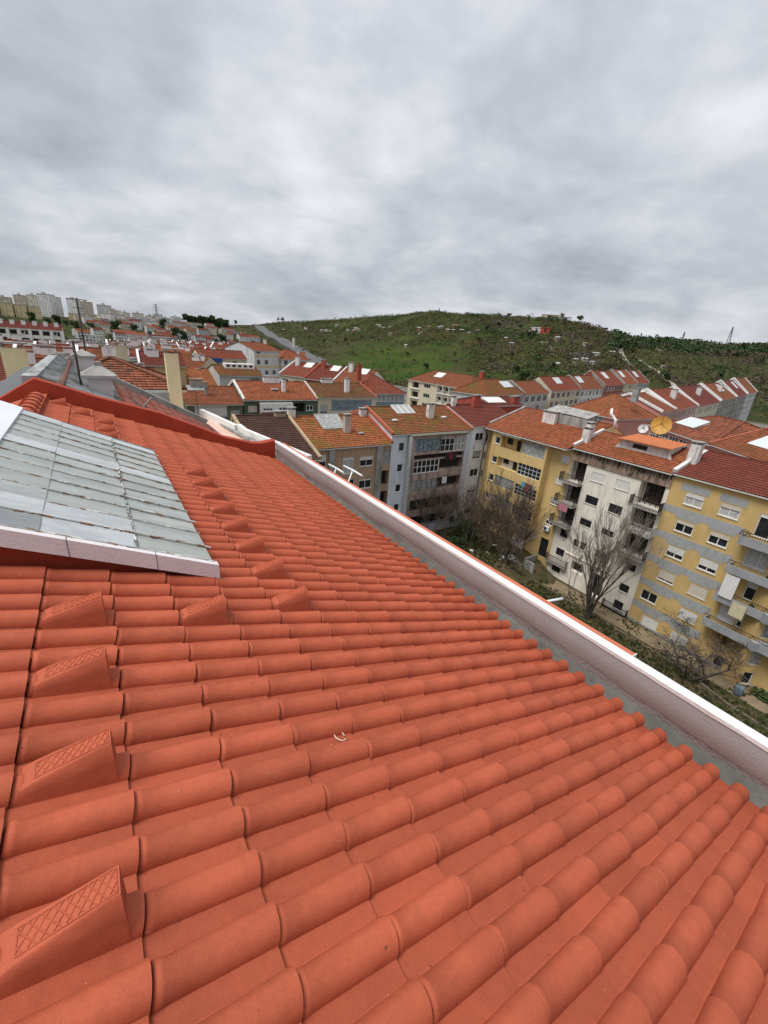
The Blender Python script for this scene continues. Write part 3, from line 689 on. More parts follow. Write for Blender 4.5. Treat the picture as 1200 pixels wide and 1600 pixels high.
# skylight lantern
SK = .72 / 1.62
def SP(x, y, h=0): return Vector((x, y, -1.82 + (.62 - x) * SK + h)) + Vector((SK, 0, 1)).normalized() * 0
def skylight():
    y0, y1, xl, xr = 3.37, 7.42, -1.0, .62
    base = NB()
    base.face([SP(xl - .05, y0 + .06, -.05), SP(xr - .03, y0 + .06, -.05), RP(.98, y0 + .06, -.08), RP(-.5, y0 + .06, -.08)])
    base.face([SP(xl, y1 - .05, -.04), SP(xr - .02, y1 - .05, -.04), RP(1.1, y1 - .05, -.08), RP(-.5, y1 - .05, -.08)])
    base.face([SP(xr - .04, y0 + .06, -.03), SP(xr - .04, y1 - .05, -.03), RP(1.2, y1 - .05, -.08), RP(1.2, y0 + .06, -.08)])
    base.box(-1.6, -1.0, y0 + .06, y1 - .05, -1.7, -1.22)
    sk = tintless(base.build('skylight', [redpaint], near)); sk.location = (0, 0, 0)
    def B(mb, name, mats): mb.v = [(x, y, z + 25) for x, y, z in mb.v]; return mb.build(name, mats, sk)
    gm = []
    def dirty(name, c, rough=.22, seed=0, dirt=(.30, .31, .27)):
        m = bpy.data.materials.new(name); m.use_nodes = True; t = m.node_tree; L = t.links.new; bs = t.nodes['Principled BSDF']; bs.inputs['Specular IOR Level'].default_value = .5
        tc = N(t, 'ShaderNodeTexCoord')
        def ns(s, st, r=.7, sd=0):
            mp = N(t, 'ShaderNodeMapping'); mp.inputs['Scale'].default_value = st; mp.inputs['Location'].default_value = (sd, sd, 0); L(tc.outputs['Object'], mp.inputs[0]); n = N(t, 'ShaderNodeTexNoise'); n.inputs['Scale'].default_value = s; n.inputs['Detail'].default_value = 8; n.inputs['Roughness'].default_value = r; L(mp.outputs[0], n.inputs['Vector']); return n.outputs[0]
        def rg(v, a, b, lo, hi): x = N(t, 'ShaderNodeMapRange'); x.inputs[1].default_value = a; x.inputs[2].default_value = b; x.inputs[3].default_value = lo; x.inputs[4].default_value = hi; L(v, x.inputs[0]); return x.outputs[0]
        m1 = N(t, 'ShaderNodeMixRGB'); L(rg(ns(2.2, (.6, 2.2, 1), sd=seed), .4, .62, 0, 1), m1.inputs[0]); m1.inputs[1].default_value = (*c, 1); m1.inputs[2].default_value = (*[min(1, q * 1.35) for q in c], 1)
        m2 = N(t, 'ShaderNodeMixRGB'); L(rg(ns(6, (.35, 3, 1), .8, seed + 4), .52, .66, 0, .75), m2.inputs[0]); L(m1.outputs[0], m2.inputs[1]); m2.inputs[2].default_value = (*dirt, 1)
        m3 = N(t, 'ShaderNodeMixRGB'); L(rg(ns(30, (1, 1, 1), .8, seed + 7), .6, .75, 0, .6), m3.inputs[0]); L(m2.outputs[0], m3.inputs[1]); m3.inputs[2].default_value = (.45, .46, .44, 1)
        L(m3.outputs[0], bs.inputs['Base Color']); L(rg(ns(5, (.5, 2, 1), .7, seed + 2), .35, .65, rough * .5, rough + .35), bs.inputs['Roughness']); return m
    tones = [dirty('greenish_roof_glass', (.26, .285, .268), .12, 1), dirty('grey_green_roof_glass', (.27, .29, .275), .2, 2), dirty('grey_roof_glass', (.265, .28, .275), .15, 3), dirty('weathered_roof_glass', (.29, .305, .285), .35, 4), dirty('zinc_sheet', (.37, .39, .40), .3, 5, dirt=(.3, .32, .34)), dirty('dark_roof_glass', (.20, .215, .225), .2, 6)]
    n = 13; w = (y1 - y0) / n; r = random.Random(5); xs = [xr, .09, -.47, xl]
    for i in range(n):
        ya, yb = y0 + w * i + .008, y0 + w * (i + 1) - .008
        metal = i in (1, 7, 12)
        for j in range(3):
            xa, xb = xs[j] + (.012 if j else 0), xs[j + 1] - .02
            mb = MB(); tone = 4 if metal and not (i == 1 and j == 0) else (5 if i == 0 and j == 2 else r.choice([0, 0, 1, 1, 2] if j else [1, 2, 3, 3]))
            if i == 0 and j == 1: tone = 4
            hz = .012 + .006 * j + (.01 if metal else 0)
            sg = r.uniform(-.003, .003)
            nx_ = 4
            rows = []
            for q in range(nx_ + 1):
                x = xa + (xb - xa) * q / nx_; rows.append([SP(x, ya, hz + sg), SP(x, (ya + yb) / 2, hz - .003), SP(x, yb, hz - sg)])
            mb.grid(rows, 0, True); mb.face([SP(xa, ya, hz + sg), SP(xa, yb, hz - sg), SP(xa, yb, hz - .006), SP(xa, ya, hz - .006)])
            B(mb, 'sheet_metal_strip' if metal else 'glass_pane', [tones[tone]])
    for i in range(n + 1):
        y = y0 + w * i; mb = MB(); mb.beam(SP(xr + .01, y, .018), SP(xl, y, .018), .014, .022)
        # crumbling putty along the bar
        for k in range(26):
            x = xl + (xr - xl) * r.random(); l = r.uniform(.02, .08); mb.beam(SP(x, y + r.uniform(-.012, .012), .026), SP(x + l, y + r.uniform(-.012, .012), .026), r.uniform(.008, .02), .008, mat=r.choice([1, 2]))
        B(mb, 'glazing_bar', [bar_m, putty, rustm])
    for x in (.09, ):
        mb = MB()
        for k in range(170):
            y = y0 + (y1 - y0) * r.random(); l = r.uniform(.03, .12); mb.beam(SP(x + r.uniform(-.008, .008), y, .026), SP(x + r.uniform(-.008, .008), y + l, .026), r.uniform(.004, .012), .004, mat=r.choice([0, 1, 1, 1]))
        B(mb, 'putty_joint', [putty, sealm])
    # folded metal flashings
    mb = MB(); mb.box(0, 1, 0, 1, 0, 1, T=lambda a, b, c: SP(-1.0 + a * (xr + .03 + 1.0), y0 - .065 + b * .075, -.105 + c * .13))
    for x in (-.32, .2): mb.box(0, 1, 0, 1, 0, 1, T=lambda a, b, c: SP(x + a * .004, y0 - .068 + b * .07, -.107 + c * .135), mat=1)
    B(mb, 'flashing', [flashm, sealm])
    mb = MB(); mb.box(0, 1, 0, 1, 0, 1, T=lambda a, b, c: SP(xl - .12 + a * .27, y0 - .05 + b * (y1 - y0 + .1), .032 + c * .02)); mb.box(-1.9, -1.12, y0 - .05, y1 + .05, -1.45, -1.06); B(mb, 'ridge_flashing', [flashw])
    mb = MB(); mb.box(0, 1, 0, 1, 0, 1, T=lambda a, b, c: SP(xl + a * (xr - xl), y1 - .02 + b * .05, -.06 + c * .09)); B(mb, 'edge_trim', [sealm])
bar_m = pmat('aged_aluminium_bar', (.38, .37, .34), rough=.5, var=.3, scale=8, metal=.2)
putty = pmat('old_putty', (.55, .53, .48), rough=.9, var=.3, scale=20); rustm = pmat('rust', (.20, .10, .05), rough=.9, var=.4, scale=20); sealm = pmat('dark_sealant', (.10, .10, .10), rough=.8, var=.4, scale=10)
flashm = pmat('pale_pink_flashing', (.70, .66, .665), rough=.5, var=.05, scale=3, fine=.05, bump=.2); flashw = pmat('white_flashing', (.72, .74, .78), rough=.45, var=.05)
skylight()
# a loop of white plastic strap lying on a tile
def ring():
    mb = MB(); c = None; r = .034; pts = []
    for i in range(20):
        a = i / 19 * 5.6; pts.append(Vector((math.cos(a) * r * .9, math.sin(a) * r, .003 * math.sin(2 * a) + .004 + i * .0004)))
    mb.tube(pts, .0032, 5); o = mb.build('plastic_strap', [pmat('pinkish_white_plastic', (.72, .55, .48), rough=.5)]); o.location = RP(1.45, 1.505, -.040); o.rotation_euler = (0, SL, 0)
    tag(o, 'small loop of whitish plastic strap lying on the terracotta tiles', 'plastic strap')
ring()
def strap2():
    mb = MB(); pts = [Vector((.03 * (i / 9) - .015, .006 * math.sin(i * .8), .003)) for i in range(10)]; mb.tube(pts, .0018, 5)
    o = mb.build('wire_scrap', [MATS['pinkish_white_plastic']]); o.location = RP(.98, 2.60, -.045); o.rotation_euler = (0, SL, .9); tag(o, 'tiny scrap of pale wire on the tiles below the second foothold', 'wire scrap')
strap2()
# clothes line arms on the outer wall
def line_arm(y, z, l, label):
    mb = MB(); mb.tube([(PX + .2, y, z - .3), (PX + .5, y, z - .3), (PX + .62, y, z)], .018, 6); mb.tube([(PX + .62, y - l / 2, z), (PX + .62, y, z + .01), (PX + .62, y + l / 2, z)], .022, 6)
    o = mb.build('clothes_line_bracket', [pvc]); tag(o, label, 'clothes line')
line_arm(8.2, -2.66, .75, 'farther white clothes line bracket outside the parapet in front of the tan building')
line_arm(7.45, -2.50, .8, 'nearer white clothes line bracket outside the parapet in front of the tan building')
mb = MB(); mb.tube([(PX + .2, 2.5, -2.72), (PX + .62, 2.32, -2.65)], .016, 6); tag(mb.build('clothes_line_bracket', [pvc]), 'single short white bracket arm above the bare poplars outside the parapet', 'clothes line')
# ================================================================ courtyard: the three facades on the right
dR = Vector((.0375, .9993)); THR = math.degrees(math.atan2(-.9993, -.0375))
def PR(t): return (43.55 + dR.x * t, 16.3 + dR.y * t)
def win(u0, u1, zt, zb, **k): return (u0, u1, zb, zt, 'win', k)
def grd(u0, u1, zt, zb, nx, nz, **k): return (u0, u1, zb, zt, 'grid', {**dict(nx=nx, nz=nz, sill=False, t=.042), **k})
def rec(u0, u1, zt, zb, **k): return (u0, u1, zb, zt, 'recess', k)
blueglass = pmat('bluish_glass', (.16, .22, .25), rough=.15, var=.5, scale=3, spec=.5); dullglass = pmat('frosted_glass', (.30, .31, .30), rough=.3, var=.45, scale=4)

# --- yellow building with grey bands (right edge)
ywall = wallm('ochre_render', (.56, .39, .16), stain=(.30, .22, .10), amt=.45)
gband = pmat('grey_band_render', (.35, .36, .36), var=.12, scale=3, bump=.3, bscale=25, stain=(.2, .19, .17), stain_amt=.4)
G = Bld('apartment_block', 'ochre apartment block with grey bands and white-framed shuttered windows at the right edge', 'building', PR(0), THR, 12.6, 10.5, -25.05, -9.02, ywall)
gops = []
for r_, (zt, zb) in enumerate([(-10.45, -11.55), (-13.1, -14.2), (-15.72, -16.82), (-18.38, -19.45), (-21.1, -22.15), (-23.72, -24.75)]):
    bl = [(.3, .3), (.27, .33), (.55, .6), (.75, .97), (0, .85), (.95, .9)][r_]; bm = [blindw, blindb, blindw, blindb, blindw, blindw][r_]
    u = (1.43, 2.93) if r_ != 4 else (.55, 2.1)
    gops.append(win(*u, zt, zb, blind=bl[0], bm=bm, cur=[.8, .1, 0, 0, .1, 0][r_], t=.07, at=.04)); gops.append(win(4.22, 5.7, zt, zb, blind=bl[1], bm=[blindb, blindb, blindw, blindb, blindw, blindw][r_], cur=[.2, .1, 0, 0, .1, .2][r_], t=.07, at=.04))
gops += [win(7.0, 9.0, -10.4, -12.35, cur=.3, blind=.15), win(7.1, 9.0, -13.0, -15.0, cur=.4, blind=.12, bm=blindb), win(8.0, 9.6, -15.9, -17.75, blind=.4), win(6.95, 8.2, -18.4, -20.5, blind=1.0), win(8.35, 9.6, -18.5, -20.4, blind=.7), rec(7.9, 9.9, -21.3, -22.6, deep=.9), grd(7.95, 9.75, -23.75, -25.0, 2, 1, glass=glass)]
gr = [win(1.0, 2.4, z, z - 1.1, blind=.5) for z in (-10.5, -13.1, -15.7, -18.4, -21)]
G.walls(front=gops, gable=(4.8, -7.3)); G.gable(4.8, -7.3, tile_maroon, side=0)
# grey bands: painted panels 8 mm proud, above and between windows, stepping round them
def gbands():
    m = MB(); P = G.F
    def pan(a, b, z0, z1): m.box(a, b, -.012, -.002, z0, z1, T=P)
    for i, z in enumerate((-12.35, -14.98, -17.62, -20.25, -22.9)):
        pan(.02, 6.4, z - .36, z + .34)
        for a, b in ((1.15, 3.2), (3.98, 5.98)): pan(a, b, z - .64, z - .362)
    for a, b in ((.9, 3.2), (3.98, 5.98)): pan(a, b, -10.36, -9.72)
    pan(6.4, 6.42, -25, -24.9)
    m.build('painted_band', gband, G.o)
    q = MB(); q.box(-.02, 12.6, -.05, -.003, -25.0, -24.72, T=P); q.build('plinth', concrete, G.o)
gbands()
gslab = pmat('grey_balcony_front', (.30, .31, .32), var=.1, bump=.3, stain=(.15, .14, .13), stain_amt=.5)
def gbalc(z, u0, h=.55, rail=True):
    m = MB(); P = G.F
    m.box(u0, 12.6, -1.15, .0, z - .16, z, T=P); m.box(u0, 12.6, -1.15, -1.05, z + .001, z + h, T=P); m.box(u0, u0 + .1, -1.05, 0, z + .001, z + h, T=P)
    b = m.build('balcony', gslab, G.o)
    if rail:
        r = MB(); r.box(u0, 12.6, -1.12, -1.08, z + h + .38, z + h + .42, T=P)
        x = u0
        while x < 12.5: r.box(x, x + .025, -1.115, -1.09, z + h, z + h + .38, T=P); x += .16
        r.build('railing', darkmetal, b)
for z, u0 in ((-12.9, 6.55), (-15.55, 6.5), (-18.3, 6.5), (-20.95, 6.4)): gbalc(z, u0)
# canted wing that closes the view at the right
Wg = Bld('building_wing', 'angled grey and ochre wing with long glazed balconies at the right picture edge', 'building', (43.0 - 1.2 + .3, 16.3 - 9.9), THR + 48, 7, 5, -25.05, -9.6, ywall)
Wg.walls(front=[grd(.5, 4.2, z, z - 1.5, 4, 1, glass=dullglass) for z in (-10.6, -13.2, -15.9, -18.6, -21.3)] + [win(.6, 2.0, -23.6, -24.8)])
Wg.gable(2.5, -8.6, tile_red)
m = MB()
for z in (-12.9, -15.55, -18.3, -20.95): m.box(-.1, 7, -.5, -.004, z - .2, z + .6, T=Wg.F)
m.build('balcony_front', gslab, Wg.o)
# balcony plants and laundry
def leafball(mb, c, r, n, s, mat=0, rg=rng, flat=1.0):
    for _ in range(n):
        while True:
            p = Vector((rg.uniform(-1, 1), rg.uniform(-1, 1), rg.uniform(-1, 1)))
            if .15 < p.length < 1: break
        p = p.normalized() * (p.length ** .4); q = Vector((c[0] + p.x * r[0], c[1] + p.y * r[1], c[2] + p.z * r[2]))
        a = Vector((rg.gauss(0, 1), rg.gauss(0, 1), rg.gauss(0, .7))).normalized(); b = a.cross(Vector((rg.gauss(0, 1), rg.gauss(0, 1), rg.gauss(0, 1)))).normalized()
        k = s * rg.uniform(.6, 1.3); mb.face([q - a * k, q - b * k * .6, q + a * k, q + b * k * .6], mat)
leafd = pmat('dark_leaves', (.035, .065, .02), var=.4, scale=3, rough=.8); leafm = pmat('green_leaves', (.07, .10, .025), var=.4, scale=3); leafo = pmat('olive_leaves', (.095, .095, .028), var=.4, scale=2)
leafb = pmat('brown_twigs', (.095, .072, .042), var=.35, scale=2); leafg = pmat('grey_twigs', (.115, .095, .082), var=.3, scale=2)
def Gw(u, d, z): 
    v = Matrix.Rotation(R_(THR), 2) @ Vector((u, d)); return Vector((43.55 + v.x, 16.3 + v.y, z))
def Yw(u, d, z, P0=PR(24.0)):
    v = Matrix.Rotation(R_(THR), 2) @ Vector((u, d)); return Vector((P0[0] + v.x, P0[1] + v.y, z))
def Ww(u, d, z): return Yw(u, d, z, PR(10.6))
def potplant(p, s, label):
    o = empty('potted_plant', p); tag(o, label, 'plant', 'plants on the balconies'); m = MB(); m.tube([(0, 0, 0), (0, 0, .25)], [.12, .16], 8); m.build('pot', terra_pot, o); l = MB(); leafball(l, (0, 0, .35 + s * .7), (s * .8, s, s), 220, .05); l.build('foliage', leafd, o)
terra_pot = flat('clay_pot', (.35, .14, .07))
potplant(Gw(6.8, -.85, -12.88), .42, 'bushy dark plant on the top balcony of the ochre block'); potplant(Gw(8.7, -.8, -12.88), .25, 'small plant on the top balcony of the ochre block'); potplant(Gw(9.3, -.8, -15.53), .25, 'plant on the second balcony of the ochre block'); potplant(Gw(9.0, -.85, -18.28), .2, 'small plant beside the washing on the third balcony')
def cloth(p0, p1, drop, mat, label, n=10, name='laundry', sag=.03):
    p0 = Vector(p0); p1 = Vector(p1); mb = MB(); rows = []
    nrm = (p1 - p0).cross(Vector((0, 0, 1))).normalized()
    for j in range(7):
        t = j / 6; rows.append([p0.lerp(p1, i / n) + Vector((0, 0, -drop * t - sag * math.sin(math.pi * i / n))) + nrm * (.03 * math.sin(i * 1.9 + j * .4) * t) for i in range(n + 1)])
    mb.grid(rows, 0, True); mb.grid([[q + nrm * .006 for q in r] for r in rows], 0, True); o = mb.build(name, mat); tag(o, label, 'laundry', 'washing on the lines'); return o
clw = flat('white_cloth', (.68, .68, .67), .9); clr = flat('red_cloth', (.22, .03, .04), .9); clb = flat('blue_cloth', (.08, .12, .25), .9); cly = flat('cream_cloth', (.55, .50, .33), .9); clk = flat('black_cloth', (.03, .03, .035), .9); clt = flat('teal_cloth', (.12, .33, .34), .9); clp = flat('pink_cloth', (.45, .18, .22), .9)
cloth(Gw(6.75, -1.25, -15.75), Gw(7.75, -1.25, -15.75), 2.1, clw, 'long white sheet hanging from the third balcony of the ochre block')
cloth(Gw(7.9, -1.3, -17.8), Gw(8.9, -1.3, -17.8), 1.3, cly, 'cream cloth draped over the third balcony front of the ochre block')

# --- white building
wwall = wallm('cream_white_render', (.77, .72, .63), stain=(.35, .32, .27), amt=.45, thr=.5)
pinkr = pmat('stained_pink_cornice', (.33, .23, .18), rough=.9, var=.12, bump=.3, stain=(.05, .045, .025), stain_amt=.95, stain_scale=(2.5, 2.5, .5), stain_thr=.46)
brown = flat('dark_brown_joinery', (.045, .028, .022), .6)
Wt = Bld('apartment_block', 'off-white apartment block with black balconies between the yellow facade and the ochre banded block', 'building', PR(10.6), THR, 10.6, 10.5, -25.1, -9.05, wwall)
wo = [win(2.75, 4.23, -11.15, -12.1, blind=.98, bm=blindw, frame=pvc), win(5.52, 6.95, -11.15, -12.1, blind=.98, bm=blindw), win(2.72, 4.2, -13.78, -14.72, frame=brown, t=.07), win(5.5, 6.95, -13.8, -14.75, frame=brown, blind=.0), win(2.75, 4.15, -16.4, -17.35, blind=.12, frame=brown), win(5.46, 6.8, -16.5, -17.4, blind=.2, frame=brown),
      win(2.65, 3.28, -19.22, -20.12, frame=brown), win(3.56, 4.17, -19.22, -20.12, frame=brown), win(5.42, 6.0, -19.3, -20.2, frame=brown), win(6.2, 6.8, -19.3, -20.2, frame=brown),
      win(9.0, 9.95, -19.15, -19.95, frame=brown), win(8.95, 9.95, -21.6, -22.5, frame=brown), win(8.9, 9.9, -23.7, -24.7, frame=brown),
      win(.72, 1.75, -18.72, -19.7, frame=brown), win(.75, 1.85, -21.2, -22.15, frame=brown), win(.7, 1.9, -23.5, -24.35, frame=brown), rec(3.1, 4.6, -21.9, -23.1, deep=.6), rec(5.9, 7.2, -22.0, -24.7, deep=.6)]
wo += [rec(.02, 1.95, zt, zt - 2.35, deep=1.3, wall=brown) for zt in (-10.55, -13.1, -15.75)] + [rec(7.95, 10.25, zt, zt - 2.35, deep=1.3, wall=brown) for zt in (-10.55, -13.1, -15.75)]
Wt.walls(front=wo, gable=(4.6, -7.6)); Wt.gable(4.6, -7.6, tile_orange, side=-.05, ov=.45)
m = MB(); m.box(-.02, 10.62, -.12, -.003, -10.5, -9.25, T=Wt.F); m.build('cornice', pinkr, Wt.o)
r_ = random.Random(2); m = MB()
for i in range(150):      # soot runs below the eave
    x = r_.uniform(0, 10.5); w = r_.uniform(.03, .12); m.box(x, x + w, -.128, -.121, -9.27 - r_.uniform(.12, .75), -9.26, T=Wt.F)
m.build('soot_stain', pmat('black_lichen', (.07, .06, .035), var=.4), Wt.o)
# main bay stands proud over the recessed ground floors
m = MB(); m.box(2.0, 7.9, -.0, .0 - .0, -21.3, -21.0, T=Wt.F) if 0 else m.box(2.0, 7.9, -.10, -.003, -21.35, -21.2, T=Wt.F); m.build('ledge', wwall, Wt.o)
for i, z in enumerate((-12.95, -15.55, -18.15)):
    railing(Wt.o, Wt.F, -.55, 1.95, z, .95, .9)
    railing(Wt.o, Wt.F, 7.75, 10.62, z, .95, .9, m=darkmetal if i != 1 else flat('pale_painted_bars', (.45, .44, .42)))
railing(Wt.o, Wt.F, -.2, 2.7, -23.15, .85, .5); railing(Wt.o, Wt.F, 7.9, 10.6, -25.0, .9, .5)
# pickets in the loggias
for u0, u1 in ((.1, 1.9), (8.05, 10.15)):
    for zt in (-10.6, -13.15, -15.8):
        m = MB(); n = 4
        for i in range(n + 1): x = u0 + (u1 - u0) * i / n; m.box(x - .03, x + .03, .55, .6, zt - 2.3, zt, T=Wt.F)
        m.box(u0, u1, .553, .597, zt - 1.1, zt - 1.04, T=Wt.F); m.build('loggia_screen', brown, Wt.o)
Wt.firewall(-.05, chimw, .3, .35); Wt.firewall(10.6, chimw, .35, .4)
Wt.chimney(.15, 1.4, .8, .6, 1.5); Wt.chimney(10.4, 2.6, .5, .6, 1.7); Wt.chimney(10.95, 2.2, .5, .7, 1.9)
def dormer():
    m = MB(); z0 = -8.55 + 25.1; 
    u0, u1, v0, v1 = 4.0, 8.6, 2.0, 4.8
    zb = Wt.roofz(v0); ztop = zb + 1.1
    m.box(u0, u1, v0, v1, zb - .2, ztop)
    m.face([(u0 - .6, v0 - .25, Wt.roofz(v0 - .25) + .15), (u0, v0, ztop), (u0, v0, zb)]); m.face([(u1 + .6, v0 - .25, Wt.roofz(v0 - .25) + .15), (u1, v0, ztop), (u1, v0, zb)])
    d = m.build('dormer', chimw, Wt.o)
    r = MB(); r.face([(u0 - .35, v0 - .5, ztop + .0), (u1 + .35, v0 - .5, ztop + .0), (u1 + .35, v1 + .3, ztop + .28), (u0 - .35, v1 + .3, ztop + .28)]); r.box(u0 - .35, u1 + .35, v0 - .52, v0 - .5, ztop - .06, ztop + .02); r.build('dormer_roof', pmat('orange_corrugated_sheet', (.45, .14, .05), var=.1, stain=(.3, .12, .05), stain_amt=.5), d)
    w = MB(); w.box(u0 + 1.1, u0 + 2.6, v0 - .01, v0 + .02, zb + .35, zb + .8); w.build('dormer_opening', darkin, d)
dormer()
m = MB(); m.tube([Ww(1.3, 4.3, -6.9), Ww(1.2, 4.4, -6.0), Ww(.7, 4.5, -5.6), Ww(.4, 4.6, -5.5), Ww(.2, 4.8, -4.9)], .16, 8); tag(m.build('vent_pipe', chimw), 'crooked white vent pipe rising behind the white block\'s roof', 'vent pipe')
def dish(c, r, mat, label, aim):
    o = empty('satellite_dish', c); tag(o, label, 'satellite dish'); a = Vector(aim).normalized(); q = a.to_track_quat('Z', 'Y').to_matrix()
    m = MB(); rows = []
    for i in range(7):
        t = i / 6; rows.append([q @ Vector((r * t * math.cos(R_(k * 20)), r * t * math.sin(R_(k * 20)), .28 * r * t * t)) for k in range(19)])
    m.grid(rows, 0, True); m.grid([[p - a * .03 for p in w] for w in rows], 0, True); m.build('reflector', mat, o)
    s = MB(); s.tube([q @ Vector((0, 0, 0)) - a * .05, Vector((0, 0, -.3)) - a * .3, Vector((0, 0, -r * 1.4)) - a * .3], .05, 6); s.build('mast', darkmetal, o)
    f = MB()
    for k in (90, 210, 330): f.tube([q @ Vector((r * .95 * math.cos(R_(k)), r * .95 * math.sin(R_(k)), .26 * r)), q @ Vector((0, 0, r * .8))], .02, 4)
    f.box(-.07, .07, -.07, .07, r * .75, r * .9, T=lambda x, y, z: q @ Vector((x, y, z))); f.build('feed_arm', darkmetal, o)
dish((51, 21.9, -6.05), 1.0, pmat('orange_dish_paint', (.55, .30, .06), rough=.5, var=.1, stain=(.3, .15, .05), stain_amt=.5), 'big orange satellite dish behind the white block\'s dormer', (-.9, -.35, .35))
dish((50.5, 23.4, -6.65), .5, pvc, 'small white satellite dish beside the big orange one', (-.9, -.4, .3))

# --- yellow building
yw = wallm('yellow_render', (.64, .46, .20), stain=(.30, .23, .12), amt=.4, thr=.53)
Yb = Bld('apartment_block', 'yellow apartment block with a long glazed balcony bay and washing above the bare bushes', 'building', (PR(24.0)[0] + .0, PR(24.0)[1]), THR, 13.35, 11, -24.9, -8.95, yw)
Yb.walls(front=[win(12.0, 13.1, -10.25, -11.1, blind=.9, at=.03), win(11.88, 13.0, -12.9, -13.75, blind=.85), win(11.85, 12.95, -15.5, -16.35, blind=.7, bm=blindg), win(11.8, 12.9, -18.15, -19.0, blind=.4), win(8.0, 9.3, -21.4, -22.4, frame=brown), grd(11.75, 12.9, -20.9, -23.35, 1, 2, frame=darkmetal)], gable=(6.3, -6.9))
bayD = .95
def By(u, d, z): return Yb.F(u, d - bayD, z)
bo = [win(2.3, 3.15, -10.15, -11.05, t=.07), rec(3.4, 6.75, -9.85, -11.35, deep=.75, wall=yw), grd(6.85, 10.35, -9.7, -11.3, 6, 2, glass=dullglass, frame=blindg),
      win(2.25, 3.15, -12.75, -13.6, t=.07), rec(3.3, 6.7, -12.6, -13.9, deep=.75, wall=white), grd(6.8, 10.35, -12.5, -13.95, 6, 3),
      win(2.2, 3.1, -15.25, -16.15, t=.07), grd(3.3, 6.75, -15.1, -16.5, 5, 2, glass=dullglass, frame=blindg), grd(6.9, 10.35, -15.2, -16.6, 6, 3),
      win(2.15, 3.1, -17.95, -18.8, t=.07), grd(3.25, 6.8, -17.85, -19.1, 5, 2, glass=dullglass, frame=blindg), grd(7.1, 10.3, -18.0, -19.3, 6, 3, glass=glass)]
m = MB(); facade(m, By, 1.72, 10.6, -20.35, -9.45, bo)
m.face([By(10.6, 0, -20.35), By(10.6, bayD, -20.35), By(10.6, bayD, -9.45), By(10.6, 0, -9.45)]); m.face([By(1.72, 0, -20.35), By(1.72, bayD, -20.35), By(1.72, bayD, -9.45), By(1.72, 0, -9.45)]); m.face([By(1.72, 0, -20.35), By(10.6, 0, -20.35), By(10.6, bayD, -20.35), By(1.72, bayD, -20.35)]); m.face([By(1.72, 0, -9.45), By(10.6, 0, -9.45), By(10.6, bayD, -9.45), By(1.72, bayD, -9.45)])
bay = m.build('bay', yw, Yb.o)
for o in bo: window(bay, By, o)
Yb.gable(6.3, -6.9, tile_orange, ov=1.3, side=-.02)
m = MB(); m.box(3.2, 6.9, -.7, -.0, -9.62, -9.52, T=By); m.build('canopy', pmat('mossy_canopy', (.14, .14, .10), var=.3), bay)
Yb.firewall(.1, concrete, .3, .25); Yb.chimney(6.6, 3.6, 1.9, .6, 1.3); Yb.chimney(13.2, 2.2, .6, .9, 1.6)
m = MB(); k = Yb.roofz; m.face([(5.6, 3.9, k(3.9) + 1.5), (11.6, 3.9, k(3.9) + 1.3), (11.6, 6.0, k(6) + 1.2), (5.6, 6.0, k(6) + 1.4)]); m.box(7.6, 11.5, 3.95, 5.9, k(4), k(4) + 1.2); m.build('roof_lantern', concrete, Yb.o)
cloth(Yw(8.2, -1.35, -14.5), Yw(8.8, -1.35, -14.5), .75, clt, 'pale teal towel on the line under the third-floor window of the yellow block'); cloth(Yw(8.85, -1.35, -14.55), Yw(9.5, -1.35, -14.55), 1.0, clr, 'dark red cloth hanging on the yellow block'); cloth(Yw(9.55, -1.35, -14.6), Yw(9.9, -1.35, -14.6), .8, clk, 'black garment beside the dark red cloth on the yellow block'); cloth(Yw(9.95, -1.35, -14.6), Yw(10.3, -1.35, -14.6), .6, flat('grey_cloth', (.25, .25, .22)), 'grey garment at the right end of the yellow block\'s line')
cloth(Yw(7.8, -.5, -22.5), Yw(9.6, -.5, -22.5), 1.5, clw, 'white sheets drying below the ground-floor window of the yellow block')
cloth(Ww(.3, -.95, -15.5), Ww(1.5, -.95, -15.5), .8, clp, 'pink and white cloth on the white block\'s left balcony')
def ac(p, label, rz=0):
    o = empty('air_conditioner', p, rz); tag(o, label, 'air conditioner'); m = MB(); m.box(-.4, .4, -.3, 0, 0, .55); m.build('casing', pvc, o); f = MB(); f.tube([(-.1, -.305, .27), (-.1, -.32, .27)], .2, 12); f.build('fan_grille', darkmetal, o)
ac(Yw(12.3, -.02, -19.75), 'white air conditioner below the lowest small window of the yellow block', R_(THR))

# --- facades facing us at the far end of the courtyard (plane y = 40.2)
whw = wallm('pale_grey_render', (.80, .81, .82), stain=(.3, .29, .27), amt=.5); bluew = wallm('pale_blue_render', (.62, .67, .74), stain=(.28, .27, .25), amt=.5); tanw = wallm('tan_render', (.42, .29, .19), stain=(.2, .16, .11), amt=.5, thr=.48); pinkpanel = pmat('weathered_pink_panel', (.42, .31, .27), var=.15, stain=(.13, .11, .1), stain_amt=.8, stain_thr=.45)
Wn = Bld('apartment_block', 'tall narrow white apartment block in the courtyard corner beside the yellow one', 'building', (41.1, 40.2), 0, 9.5, 10, -24.6, -9.1, whw)
Wn.walls(front=[win(.8, 2.3, -10.1, -11.15), win(.78, 2.3, -12.6, -13.7, blind=.7, bm=blindg), win(.78, 2.3, -15.15, -16.25), win(.78, 2.3, -17.75, -18.7, blind=.5), win(.75, 2.3, -20.7, -21.85, frame=brown), win(3.0, 3.3, -20.7, -21.8, frame=brown)] + [win(2.95, 3.32, z, z - 1.05, nx=1) for z in (-10.3, -12.8, -15.4)], gable=(5.5, -7.2))
Wn.gable(5.5, -7.2, tile_maroon, geo=False)
